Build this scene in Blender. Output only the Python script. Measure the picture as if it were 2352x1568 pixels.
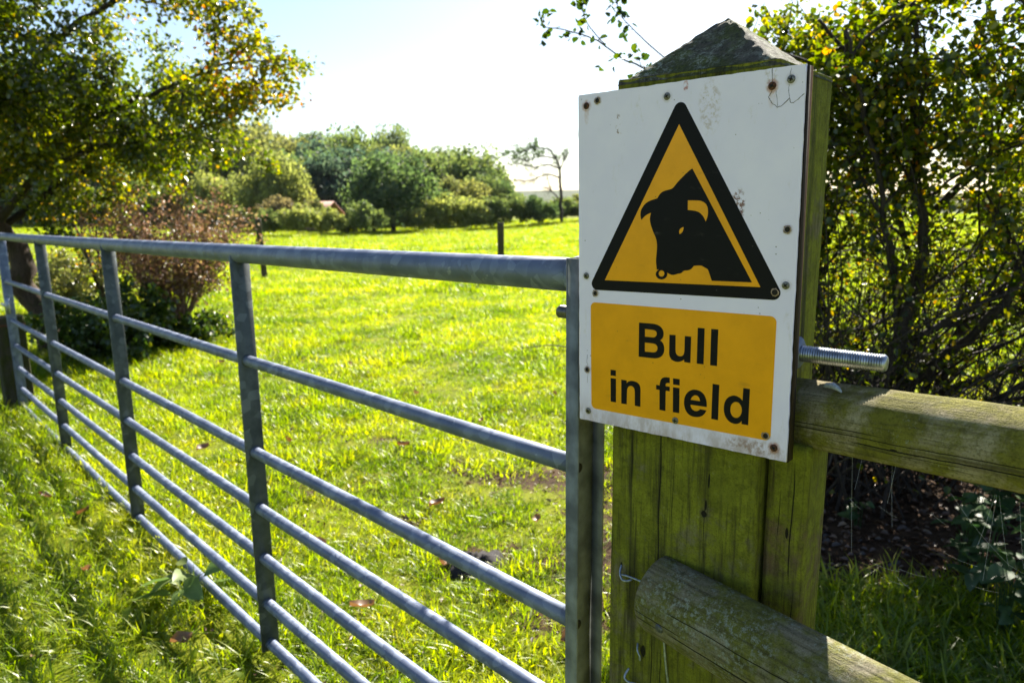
import bpy, math, random
import numpy as np
from mathutils import Matrix, Vector, noise as mnoise

for o in list(bpy.data.objects):
    bpy.data.objects.remove(o)
SC = bpy.context.scene
COL = SC.collection
R = math.radians

# ---------------------------------------------------------------- camera
CAMZ = 1.28
cam_d = bpy.data.cameras.new('camera')
cam = bpy.data.objects.new('camera', cam_d)
COL.objects.link(cam)
PITCH, ROLL = R(10.806), R(-0.655)
_fw = Vector((0, math.cos(PITCH), -math.sin(PITCH)))
_up = Vector((0, math.sin(PITCH), math.cos(PITCH)))
_r = Vector((1, 0, 0))
_r2 = _r * math.cos(ROLL) + _up * math.sin(ROLL)
_u2 = -_r * math.sin(ROLL) + _up * math.cos(ROLL)
cam.matrix_world = Matrix(((_r2.x, _u2.x, -_fw.x, 0), (_r2.y, _u2.y, -_fw.y, 0),
                           (_r2.z, _u2.z, -_fw.z, CAMZ), (0, 0, 0, 1)))
cam_d.sensor_width = 36
cam_d.lens = 36 * 1661.34 / 2352
cam_d.clip_start = 0.02
cam_d.clip_end = 8000
cam_d.dof.use_dof = True
cam_d.dof.focus_distance = 0.90
cam_d.dof.aperture_fstop = 8.0
SC.camera = cam

# ---------------------------------------------------------------- sky, sun, exposure
SUN_AZ, SUN_EL = R(20.0), R(37.5)      # azimuth clockwise from +Y
w = bpy.data.worlds.new('World')
SC.world = w
w.use_nodes = True
wn = w.node_tree
bg = wn.nodes['Background']
sky = wn.nodes.new('ShaderNodeTexSky')
sky.sky_type = 'NISHITA'
sky.sun_disc = False
sky.sun_elevation = SUN_EL
sky.sun_rotation = SUN_AZ
sky.altitude = 0
sky.air_density = 1.0
sky.dust_density = 0.6
sky.ozone_density = 1.5
wn.links.new(sky.outputs[0], bg.inputs[0])
bg.inputs[1].default_value = 0.05
sl = bpy.data.lights.new('sun', 'SUN')
sl.energy = 5.0
sl.angle = R(0.53)
sl.color = (1.0, 0.93, 0.80)
so = bpy.data.objects.new('sun', sl)
COL.objects.link(so)
sdir = Vector((math.sin(SUN_AZ) * math.cos(SUN_EL), math.cos(SUN_AZ) * math.cos(SUN_EL), math.sin(SUN_EL)))
so.rotation_euler = sdir.to_track_quat('Z', 'Y').to_euler()
so.location = sdir * 60
SC.view_settings.view_transform = 'Standard'
SC.view_settings.look = 'None'
SC.view_settings.gamma = 1
SC.view_settings.use_curve_mapping = False
SC.view_settings.exposure = 1.92
SC.cycles.max_bounces = 8
SC.cycles.diffuse_bounces = 4
SC.cycles.transmission_bounces = 6
SC.cycles.transparent_max_bounces = 8
SC.cycles.caustics_reflective = False
SC.cycles.caustics_refractive = False
SC.cycles.use_denoising = True
SC.cycles.sample_clamp_indirect = 6

# ================================================================ helpers
def tag(o, label=None, cat=None, group=None, kind=None):
    if label: o['label'] = label
    if cat: o['category'] = cat
    if group: o['group'] = group
    if kind: o['kind'] = kind
    return o

def mesh_np(name, verts, faces, attrs=None, smooth=False):
    """faces: list of index arrays (n,k) or one list of tuples"""
    me = bpy.data.meshes.new(name)
    V = np.asarray(verts, dtype=np.float32).reshape(-1, 3)
    if isinstance(faces, list) and len(faces) and isinstance(faces[0], np.ndarray):
        fl = faces
    else:
        by = {}
        for f in faces: by.setdefault(len(f), []).append(f)
        fl = [np.array(v, dtype=np.int32) for v in by.values()]
    loops = np.concatenate([f.reshape(-1) for f in fl]).astype(np.int32)
    tot = np.concatenate([np.full(len(f), f.shape[1], np.int32) for f in fl])
    st = np.concatenate([[0], np.cumsum(tot)[:-1]]).astype(np.int32)
    me.vertices.add(len(V)); me.vertices.foreach_set('co', V.reshape(-1))
    me.loops.add(len(loops)); me.loops.foreach_set('vertex_index', loops)
    me.polygons.add(len(tot)); me.polygons.foreach_set('loop_start', st)
    me.polygons.foreach_set('loop_total', tot)
    if smooth: me.polygons.foreach_set('use_smooth', np.ones(len(tot), bool))
    if attrs:
        for k, a in attrs.items():
            at = me.attributes.new(k, 'FLOAT', 'POINT')
            at.data.foreach_set('value', np.asarray(a, np.float32))
    me.update(calc_edges=True)
    return me

def obj(name, me, mat=None, parent=None, loc=None, rot=None):
    o = bpy.data.objects.new(name, me)
    COL.objects.link(o)
    if mat is not None and me is not None:
        if len(me.materials) == 0: me.materials.append(mat)
    if parent is not None: o.parent = parent
    if loc is not None: o.location = loc
    if rot is not None: o.rotation_euler = rot
    return o

def empty(name, loc=(0, 0, 0), rot=(0, 0, 0)):
    o = bpy.data.objects.new(name, None)
    o.empty_display_size = 0.1
    COL.objects.link(o)
    o.location = loc; o.rotation_euler = rot
    return o

class MB:
    """collects shapes for ONE mesh"""
    def __init__(s): s.v = []; s.f = []; s.a = []
    def add(s, v, f, a=0.5):
        b = len(s.v); s.v += [tuple(p) for p in v]
        s.f += [tuple(i + b for i in q) for q in f]; s.a += [a] * len(v)
        return s
    def box(s, x0, x1, y0, y1, z0, z1, bev=0.0):
        if bev <= 0:
            v = [(x, y, z) for z in (z0, z1) for y in (y0, y1) for x in (x0, x1)]
            return s.add(v, [(0, 2, 3, 1), (4, 5, 7, 6), (0, 1, 5, 4), (2, 6, 7, 3), (0, 4, 6, 2), (1, 3, 7, 5)])
        b = bev
        def ring(z, i):
            return [(x0 + b + i, y0 + i, z), (x1 - b - i, y0 + i, z), (x1 - i, y0 + b + i, z), (x1 - i, y1 - b - i, z),
                    (x1 - b - i, y1 - i, z), (x0 + b + i, y1 - i, z), (x0 + i, y1 - b - i, z), (x0 + i, y0 + b + i, z)]
        v = ring(z0, b) + ring(z0 + b, 0) + ring(z1 - b, 0) + ring(z1, b)
        f = [tuple(range(7, -1, -1)), tuple(range(24, 32))]
        for k in range(3):
            for i in range(8):
                j = (i + 1) % 8
                f.append((k * 8 + i, k * 8 + j, k * 8 + 8 + j, k * 8 + 8 + i))
        return s.add(v, f)
    def tube(s, pts, rad, n=8, cap=True, a=0.5):
        v, f = tube_vf(pts, rad, n, cap); return s.add(v, f, a)
    def build(s, name, mat, parent=None, smooth=False, loc=None, rot=None):
        return obj(name, mesh_np(name, s.v, s.f, {'tint': s.a}, smooth), mat, parent, loc, rot)

def tube_vf(pts, rad, n=8, cap=True):
    P = np.asarray(pts, float); k = len(P)
    rad = np.broadcast_to(np.asarray(rad, float), (k,))
    t = np.gradient(P, axis=0); t /= np.linalg.norm(t, axis=1)[:, None] + 1e-9
    ref = np.array([0, 0, 1.]) if abs(t[0][2]) < .9 else np.array([1., 0, 0])
    V = []
    nx = np.cross(ref, t[0]); nx /= np.linalg.norm(nx)
    ang = np.arange(n) * 2 * math.pi / n
    for i in range(k):
        nx = nx - t[i] * nx.dot(t[i]); nx /= np.linalg.norm(nx) + 1e-9
        ny = np.cross(t[i], nx)
        V.append(P[i] + rad[i] * (np.cos(ang)[:, None] * nx + np.sin(ang)[:, None] * ny))
    V = np.concatenate(V)
    F = [(i * n + j, i * n + (j + 1) % n, i * n + n + (j + 1) % n, i * n + n + j) for i in range(k - 1) for j in range(n)]
    if cap: F += [tuple(range(n - 1, -1, -1)), tuple(range((k - 1) * n, k * n))]
    return V, F

# ---------------------------------------------------------------- node helper
class NT:
    def __init__(s, name):
        s.m = bpy.data.materials.new(name); s.m.use_nodes = True
        s.t = s.m.node_tree; s.t.nodes.clear()
        s.out = s.t.nodes.new('ShaderNodeOutputMaterial')
    def n(s, typ, **kw):
        x = s.t.nodes.new(typ)
        for k, v in kw.items(): setattr(x, k, v)
        return x
    def put(s, sock, v):
        if hasattr(v, 'is_linked') or hasattr(v, 'links'): s.t.links.new(v, sock)
        elif v is not None:
            if sock.type == 'RGBA' and len(v) == 3: v = (*v, 1)
            sock.default_value = v
    def math(s, op, a, b=None, c=None, clamp=False):
        x = s.n('ShaderNodeMath', operation=op); x.use_clamp = clamp
        s.put(x.inputs[0], a)
        if b is not None: s.put(x.inputs[1], b)
        if c is not None: s.put(x.inputs[2], c)
        return x.outputs[0]
    def ss(s, v, a, b):
        x = s.n('ShaderNodeMapRange', interpolation_type='SMOOTHSTEP')
        s.put(x.inputs[0], v); s.put(x.inputs[1], a); s.put(x.inputs[2], b)
        x.inputs[3].default_value = 0; x.inputs[4].default_value = 1
        return x.outputs[0]
    def mix(s, f, a, b, blend='MIX'):
        x = s.n('ShaderNodeMix', data_type='RGBA', blend_type=blend)
        s.put(x.inputs[0], f); s.put(x.inputs[6], a); s.put(x.inputs[7], b)
        return x.outputs[2]
    def coord(s, which='Object', scale=(1, 1, 1), loc=(0, 0, 0), rot=(0, 0, 0)):
        c = s.n('ShaderNodeTexCoord'); mp = s.n('ShaderNodeMapping')
        s.t.links.new(c.outputs[which], mp.inputs[0])
        mp.inputs['Scale'].default_value = scale; mp.inputs['Location'].default_value = loc
        mp.inputs['Rotation'].default_value = rot
        return mp.outputs[0]
    def noise(s, vec, scale, detail=4, rough=.55, dist=0.0, col=False):
        x = s.n('ShaderNodeTexNoise'); s.put(x.inputs['Vector'], vec)
        x.inputs['Scale'].default_value = scale; x.inputs['Detail'].default_value = detail
        x.inputs['Roughness'].default_value = rough; x.inputs['Distortion'].default_value = dist
        return x.outputs[1 if col else 0]
    def voro(s, vec, scale, feature='F1', out=0):
        x = s.n('ShaderNodeTexVoronoi', feature=feature); s.put(x.inputs['Vector'], vec)
        x.inputs['Scale'].default_value = scale
        return x.outputs[out]
    def ramp(s, f, stops, interp='LINEAR'):
        x = s.n('ShaderNodeValToRGB'); x.color_ramp.interpolation = interp
        e = x.color_ramp.elements
        while len(e) < len(stops): e.new(0.5)
        for q, (p, c) in zip(e, stops):
            q.position = p; q.color = (*c, 1) if len(c) == 3 else c
        s.put(x.inputs[0], f); return x.outputs[0]
    def bump(s, h, strength=.5, dist=.01, normal=None):
        x = s.n('ShaderNodeBump'); x.inputs['Strength'].default_value = strength
        x.inputs['Distance'].default_value = dist; s.put(x.inputs['Height'], h)
        if normal is not None: s.put(x.inputs['Normal'], normal)
        return x.outputs[0]
    def sep(s, vec):
        x = s.n('ShaderNodeSeparateXYZ'); s.put(x.inputs[0], vec); return x.outputs
    def attr(s, name):
        x = s.n('ShaderNodeAttribute'); x.attribute_name = name; return x
    def principled(s, base, rough=.6, metal=0.0, normal=None, spec=.5):
        x = s.n('ShaderNodeBsdfPrincipled')
        s.put(x.inputs['Base Color'], base); s.put(x.inputs['Roughness'], rough); s.put(x.inputs['Metallic'], metal)
        s.put(x.inputs['Specular IOR Level'], spec)
        if normal is not None: s.put(x.inputs['Normal'], normal)
        s.t.links.new(x.outputs[0], s.out.inputs[0]); return s.m

def plain(name, col, rough=.6, metal=0.0, spec=.5, var=.15, scale=30, bump=0.0):
    t = NT(name); v = t.noise(t.coord(), scale, 5)
    c = t.mix(t.ss(v, .3, .75), tuple(x * (1 - var) for x in col), tuple(min(1, x * (1 + var)) for x in col))
    return t.principled(c, rough, metal, t.bump(v, bump, .004) if bump else None, spec)

def leaf_mat(name, stops, trans=.5, gloss=.08, rough=.35, tsat=1.6, noise_scale=None):
    t = NT(name); a = t.attr('tint').outputs['Fac']
    c = t.ramp(a, stops)
    hs = t.n('ShaderNodeHueSaturation'); t.put(hs.inputs['Color'], c)
    hs.inputs['Value'].default_value = tsat; hs.inputs['Saturation'].default_value = 1.1
    d = t.n('ShaderNodeBsdfDiffuse'); t.put(d.inputs[0], c)
    tr = t.n('ShaderNodeBsdfTranslucent'); t.put(tr.inputs[0], hs.outputs[0])
    m1 = t.n('ShaderNodeMixShader'); m1.inputs[0].default_value = trans
    t.t.links.new(d.outputs[0], m1.inputs[1]); t.t.links.new(tr.outputs[0], m1.inputs[2])
    g = t.n('ShaderNodeBsdfGlossy'); g.inputs['Roughness'].default_value = rough
    g.inputs[0].default_value = (1, 1, 1, 1)
    m2 = t.n('ShaderNodeMixShader'); m2.inputs[0].default_value = gloss
    t.t.links.new(m1.outputs[0], m2.inputs[1]); t.t.links.new(g.outputs[0], m2.inputs[2])
    t.t.links.new(m2.outputs[0], t.out.inputs[0])
    return t.m

def leaves_mesh(name, pos, dirs, nrm, size, tint, aspect=.62, fold=.25, curl=.15):
    """n folded leaves, 6 verts and 2 quads each"""
    n = len(pos)
    d = dirs / (np.linalg.norm(dirs, axis=1)[:, None] + 1e-9)
    s = np.cross(d, nrm); s /= (np.linalg.norm(s, axis=1)[:, None] + 1e-9)
    up = np.cross(s, d)
    L = size[:, None]
    base = pos
    h = aspect / 2
    def pt(a, b, c): return base + L * (a * d + b * s + c * up)
    V = np.stack([pt(0, 0, 0), pt(.3, h * .9, fold * h), pt(.68, h * .85, fold * h - curl * .3), pt(1, 0, -curl),
                  pt(.68, -h * .85, fold * h - curl * .3), pt(.3, -h * .9, fold * h)], axis=1).reshape(-1, 3)
    i = (np.arange(n) * 6)[:, None]
    F = np.concatenate([i + np.array([[0, 3, 2, 1]]), i + np.array([[0, 5, 4, 3]])]).astype(np.int32)
    return mesh_np(name, V, [F], {'tint': np.repeat(tint, 6)})

def rand_dirs(rng, n):
    v = rng.normal(size=(n, 3)); return v / np.linalg.norm(v, axis=1)[:, None]

# ================================================================ terrain
GATE0 = np.array([0.0740, 1.0991])          # hinge end of the gate on plan
GDIR = np.array([-0.678, 0.735])            # along the gate
GNRM = np.array([0.735, 0.678])             # towards the field

def sst(v, a, b):
    t = np.clip((v - a) / (b - a), 0, 1); return t * t * (3 - 2 * t)

def gz(x, y):
    x = np.asarray(x, float); y = np.asarray(y, float)
    r = np.hypot(x, y)
    z = -.05 - .009 * np.clip(y - 1, -4, 130) + .006 * np.clip(x, -6, 6)
    z = z - 1.25 * np.exp(-(((x + 17) / 30) ** 2 + ((y - 80) / 36) ** 2))
    z = z + 22 * np.exp(-(((x + 95) / 80) ** 2 + ((y - 250) / 75) ** 2))
    z = z + 30 * sst(r, 700, 1700) * (.62 + .38 * np.sin(np.arctan2(x, y) * 6 + 1.1))
    z = z + .012 * np.sin(x * 3.1 + 1) * np.sin(y * 2.7) + .02 * np.sin(x * .9 - y * .6)
    return z

MUDS = [(.02, 3.5, .26, .13), (.40, 2.55, .24, .42), (-.12, 2.62, .22, .10), (.62, 3.5, .35, .4), (-.75, 4.1, .14, .08), (.1, 2.2, .1, .06), (-.5, 3.0, .1, .06), (-.3, 3.7, .1, .05), (-1.1, 3.4, .12, .05)]
def mudf(x, y):
    m = np.zeros_like(np.asarray(x, float))
    for a, b, sx, sy in MUDS: m = m + np.exp(-(((x - a) / sx) ** 2 + ((y - b) / sy) ** 2))
    return np.clip(m * .8, 0, 1)

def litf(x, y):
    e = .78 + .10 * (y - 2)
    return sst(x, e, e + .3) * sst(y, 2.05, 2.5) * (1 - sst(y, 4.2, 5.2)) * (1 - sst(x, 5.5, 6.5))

t = NT('ground_soil_and_turf')
pos = t.coord('Object')
n1 = t.noise(pos, 2.2, 6, .6); n2 = t.noise(pos, 17, 6, .65); n3 = t.noise(pos, .12, 4, .5)
turf = t.mix(t.ss(n1, .3, .7), (.085, .11, .005), (.17, .18, .012))
turf = t.mix(t.ss(n3, .35, .7), turf, (.17, .21, .006))
turf = t.mix(t.math('MULTIPLY', t.ss(n2, .5, .72), .6), turf, (.055, .05, .015))
soil = t.mix(t.ss(n2, .3, .7), (.022, .013, .008), (.075, .045, .026))
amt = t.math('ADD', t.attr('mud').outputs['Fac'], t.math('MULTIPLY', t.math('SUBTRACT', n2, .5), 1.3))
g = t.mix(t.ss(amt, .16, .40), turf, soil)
dist = t.n('ShaderNodeVectorMath', operation='LENGTH'); t.put(dist.inputs[0], pos)
wood_floor = t.mix(t.ss(n3, .3, .7), (.03, .045, .018), (.06, .075, .03))
g = t.mix(t.ss(dist.outputs['Value'], 125, 150), g, wood_floor)
M_GROUND = t.principled(g, .95, 0, t.bump(n2, .6, .03), .1)

NR, NA = 190, 400
rr = np.concatenate([[0.0], np.geomspace(.25, 4500, NR)])
aa = np.linspace(0, 2 * math.pi, NA, endpoint=False)
RR, AA = np.meshgrid(rr[1:], aa, indexing='ij')
gx = np.concatenate([[0], (RR * np.sin(AA)).ravel()]); gy = np.concatenate([[0], (RR * np.cos(AA)).ravel()])
gv = np.stack([gx, gy, gz(gx, gy)], 1)
ii = np.arange(NR - 1)[:, None] * NA + 1; jj = np.arange(NA)[None, :]; j2 = (jj + 1) % NA
gf = np.stack([ii + jj, ii + NA + jj, ii + NA + j2, ii + j2], -1).reshape(-1, 4).astype(np.int32)[:, ::-1]
gc = np.stack([np.zeros(NA, int), 1 + jj[0], 1 + j2[0]], 1).astype(np.int32)[:, ::-1]
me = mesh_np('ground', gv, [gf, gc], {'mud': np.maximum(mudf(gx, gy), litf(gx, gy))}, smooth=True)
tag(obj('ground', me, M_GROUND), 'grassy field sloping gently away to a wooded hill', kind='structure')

# ================================================================ grass (uncountable: stuff)
rng = np.random.default_rng(7)
def tuft(rng, n, rad, h0, h1, wid, lean, name, mat, broad=0):
    V = []; F = []; A = []
    for k in range(n):
        a = rng.uniform(0, 2 * math.pi); r = rad * math.sqrt(rng.uniform())
        b = np.array([r * math.cos(a), r * math.sin(a), -.012])
        h = rng.uniform(h0, h1); az = a + rng.normal(0, .9)
        d = np.array([math.cos(az), math.sin(az), 0]); ln = abs(rng.normal(lean, lean * .5))
        s = np.array([-d[1], d[0], 0]); tw = rng.normal(0, .5)
        s = s * math.cos(tw) + d * math.sin(tw)
        w_ = wid * rng.uniform(.6, 1.3)
        i = len(V)
        if k < broad:
            h *= .55; w_ *= 5
            prof = [(0, .12), (.45, 1.0), (.8, .8), (1, 0)]
        else:
            prof = [(0, .8), (.4, 1.0), (.75, .7), (1, 0)]
        for q, wq in prof:
            c = b + np.array([0, 0, 1]) * h * (q - .35 * ln * q * q) + d * h * ln * q * q
            if wq > 0:
                V += [c - s * w_ * wq / 2, c + s * w_ * wq / 2]
            else: V.append(c)
        F += [(i, i + 1, i + 3, i + 2), (i + 2, i + 3, i + 5, i + 4), (i + 4, i + 5, i + 6)]
        A += [min(1, max(0, rng.normal(.5, .22)))] * 7
    o = bpy.data.objects.new(name, mesh_np(name, V, F, {'tint': A}))
    o.data.materials.append(mat)
    return o

def grass_mat(name, cols, dry, value):
    t = NT(name)
    a = t.attr('tint').outputs['Fac']
    rnd = t.n('ShaderNodeObjectInfo').outputs['Random']
    geo = t.n('ShaderNodeNewGeometry').outputs['Position']
    n1 = t.noise(geo, .9, 6, .7); n2 = t.noise(geo, 4.0, 4, .6)
    f = t.math('ADD', t.math('MULTIPLY', a, .36), t.math('ADD', t.math('MULTIPLY', rnd, .28), t.math('MULTIPLY', t.ss(n1, .35, .65), .42)))
    c = t.ramp(f, cols)
    dm = t.math('MULTIPLY', t.ss(n2, .48, .70), t.ss(a, .30, .75))
    c = t.mix(t.math('MULTIPLY', dm, .58), c, dry)
    hs = t.n('ShaderNodeHueSaturation'); t.put(hs.inputs['Color'], c); hs.inputs['Value'].default_value = value; hs.inputs['Saturation'].default_value = 1.25
    d = t.n('ShaderNodeBsdfDiffuse'); t.put(d.inputs[0], c)
    tr = t.n('ShaderNodeBsdfTranslucent'); t.put(tr.inputs[0], hs.outputs[0])
    m1 = t.n('ShaderNodeMixShader'); m1.inputs[0].default_value = .52
    t.t.links.new(d.outputs[0], m1.inputs[1]); t.t.links.new(tr.outputs[0], m1.inputs[2])
    g = t.n('ShaderNodeBsdfGlossy'); g.inputs['Roughness'].default_value = .38; g.inputs[0].default_value = (1, 1, .95, 1)
    m2 = t.n('ShaderNodeMixShader'); m2.inputs[0].default_value = .03
    t.t.links.new(m1.outputs[0], m2.inputs[1]); t.t.links.new(g.outputs[0], m2.inputs[2])
    t.t.links.new(m2.outputs[0], t.out.inputs[0])
    return t.m
M_GRASS = grass_mat('field_grass_blades', [(0.15, (.042, .092, .002)), (.5, (.155, .22, .003)), (.85, (.32, .34, .008))], (.34, .27, .07), 2.3)
M_VERGE = grass_mat('verge_grass_blades', [(0.2, (.055, .105, .002)), (.5, (.14, .20, .003)), (.85, (.29, .31, .006))], (.26, .23, .06), 2.2)

def grass_object(name, pts, scl, rotz, protos, label, tiltx=None):
    c = bpy.data.collections.new(name + '_prototypes')
    for o in protos: c.objects.link(o)
    me = bpy.data.meshes.new(name)
    me.vertices.add(len(pts)); me.vertices.foreach_set('co', pts.astype(np.float32).ravel())
    at = me.attributes.new('scl', 'FLOAT', 'POINT'); at.data.foreach_set('value', scl.astype(np.float32))
    rot = np.zeros((len(pts), 3), np.float32); rot[:, 2] = rotz
    rot[:, 0] = rng.normal(0, .13, len(pts)); rot[:, 1] = rng.normal(0, .13, len(pts))
    at = me.attributes.new('rot', 'FLOAT_VECTOR', 'POINT'); at.data.foreach_set('vector', rot.ravel())
    at = me.attributes.new('pick', 'INT', 'POINT'); at.data.foreach_set('value', rng.integers(0, len(protos), len(pts)).astype(np.int32))
    o = obj(name, me)
    gt = bpy.data.node_groups.new(name + '_scatter', 'GeometryNodeTree')
    gt.interface.new_socket('Geometry', in_out='INPUT', socket_type='NodeSocketGeometry')
    gt.interface.new_socket('Geometry', in_out='OUTPUT', socket_type='NodeSocketGeometry')
    N = gt.nodes.new
    gi = N('NodeGroupInput'); go = N('NodeGroupOutput')
    ci = N('GeometryNodeCollectionInfo'); ci.inputs[0].default_value = c
    ci.inputs[1].default_value = True; ci.inputs[2].default_value = True
    ip = N('GeometryNodeInstanceOnPoints')
    def na(nm, ty):
        q = N('GeometryNodeInputNamedAttribute'); q.data_type = ty; q.inputs[0].default_value = nm
        return q.outputs[0]
    L = gt.links.new
    L(gi.outputs[0], ip.inputs['Points']); L(ci.outputs[0], ip.inputs['Instance'])
    ip.inputs['Pick Instance'].default_value = True
    L(na('pick', 'INT'), ip.inputs['Instance Index'])
    L(na('rot', 'FLOAT_VECTOR'), ip.inputs['Rotation'])
    L(na('scl', 'FLOAT'), ip.inputs['Scale'])
    L(ip.outputs[0], go.inputs[0])
    md = o.modifiers.new('scatter', 'NODES'); md.node_group = gt
    return tag(o, label, kind='stuff')

short = [tuft(rng, 20, .05, .02, .065, .0042, .7, 'grass_tuft', M_GRASS, broad=(2 if k < 2 else 0)) for k in range(7)]
tall = [tuft(rng, 22, .055, .035, .115, .0048, .8, 'long_grass_tuft', M_VERGE, broad=(3 if k < 2 else 0)) for k in range(7)]

def vnoise(x, y, s, seed=0.0):
    return np.array([mnoise.noise((a * s, b * s, seed)) for a, b in zip(x, y)])

def sector(r0, r1, dens, a0=-64, a1=64):
    n = int(dens * .5 * R(a1 - a0) * (r1 * r1 - r0 * r0))
    r = np.sqrt(rng.uniform(r0 * r0, r1 * r1, n)); a = R(a0) + rng.uniform(0, 1, n) * R(a1 - a0)
    return r * np.sin(a), r * np.cos(a)
FX, FY, FS = [], [], []
for r0, r1, dens, sc in [(.9, 3.2, 950, .95), (3.2, 6, 560, 1.1), (6, 12, 230, 1.5), (12, 26, 75, 2.3), (26, 60, 20, 3.8), (60, 112, 6, 6.0)]:
    x, y = sector(r0, r1, dens)
    side = (x - GATE0[0]) * GNRM[0] + (y - GATE0[1]) * GNRM[1]
    keep = (rng.uniform(size=len(x)) > np.maximum(mudf(x, y) * 1.05, litf(x, y) * 1.0))
    keep &= ~((side < .05) & (x < .1))
    x, y = x[keep], y[keep]
    cl = np.clip(.6 * vnoise(x, y, 1.1 if r0 < 12 else .2, 3.0) + .6 * vnoise(x, y, 3.1 if r0 < 12 else .5, 6.0), -.55, .9)
    FX.append(x); FY.append(y); FS.append(sc * (1 + 1.0 * cl) * rng.uniform(.7, 1.3, len(x)))
FX, FY, FS = map(np.concatenate, (FX, FY, FS))
grass_object('field_grass', np.stack([FX, FY, gz(FX, FY)], 1), FS, rng.uniform(0, 6.28, len(FX)), short,
             'short sunlit yellow-green grass covering the field beyond the gate')
# rough grass: camera side of the gate, a strip under it, the foot of the hedge and tree
VX, VY, VS = [], [], []
x, y = sector(.7, 9, 420, -70, 10)
side = (x - GATE0[0]) * GNRM[0] + (y - GATE0[1]) * GNRM[1]
pr = np.where(side < .06, 1.0, np.exp(-((side - .06) / .09) ** 2) * .8)
pr = np.where(x > .12, 0, pr)
k = rng.uniform(size=len(x)) < pr
VX.append(x[k]); VY.append(y[k]); VS.append(rng.uniform(.5, 1.05, k.sum()) * (1 + .45 * vnoise(x[k], y[k], 1.3, 8.0)))
x, y = sector(1.3, 2.75, 420, 8, 62)                       # below the fence rails on the right
k = rng.uniform(size=len(x)) < (1 - sst(y + .25 * vnoise(x, y, 3, 2.), 2.1, 2.45)) * sst(x, .35, .6) + .05
VX.append(x[k]); VY.append(y[k]); VS.append(rng.uniform(.6, 1.4, k.sum()))
for cx_, cy_, rad, n in [(-4.9, 7.3, .6, 160), (-3.7, 7.6, .9, 220), (-4.2, 6.7, .7, 160), (-3.45, 4.75, .45, 150)]:
    x = rng.normal(cx_, rad * .5, n); y = rng.normal(cy_, rad * .5, n)
    VX.append(x); VY.append(y); VS.append(rng.uniform(.8, 1.7, n))
VX, VY, VS = map(np.concatenate, (VX, VY, VS))
grass_object('verge_grass', np.stack([VX, VY, gz(VX, VY)], 1), VS, rng.uniform(0, 6.28, len(VX)), tall,
             'longer tangled green grass on the near side of the metal gate')

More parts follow.
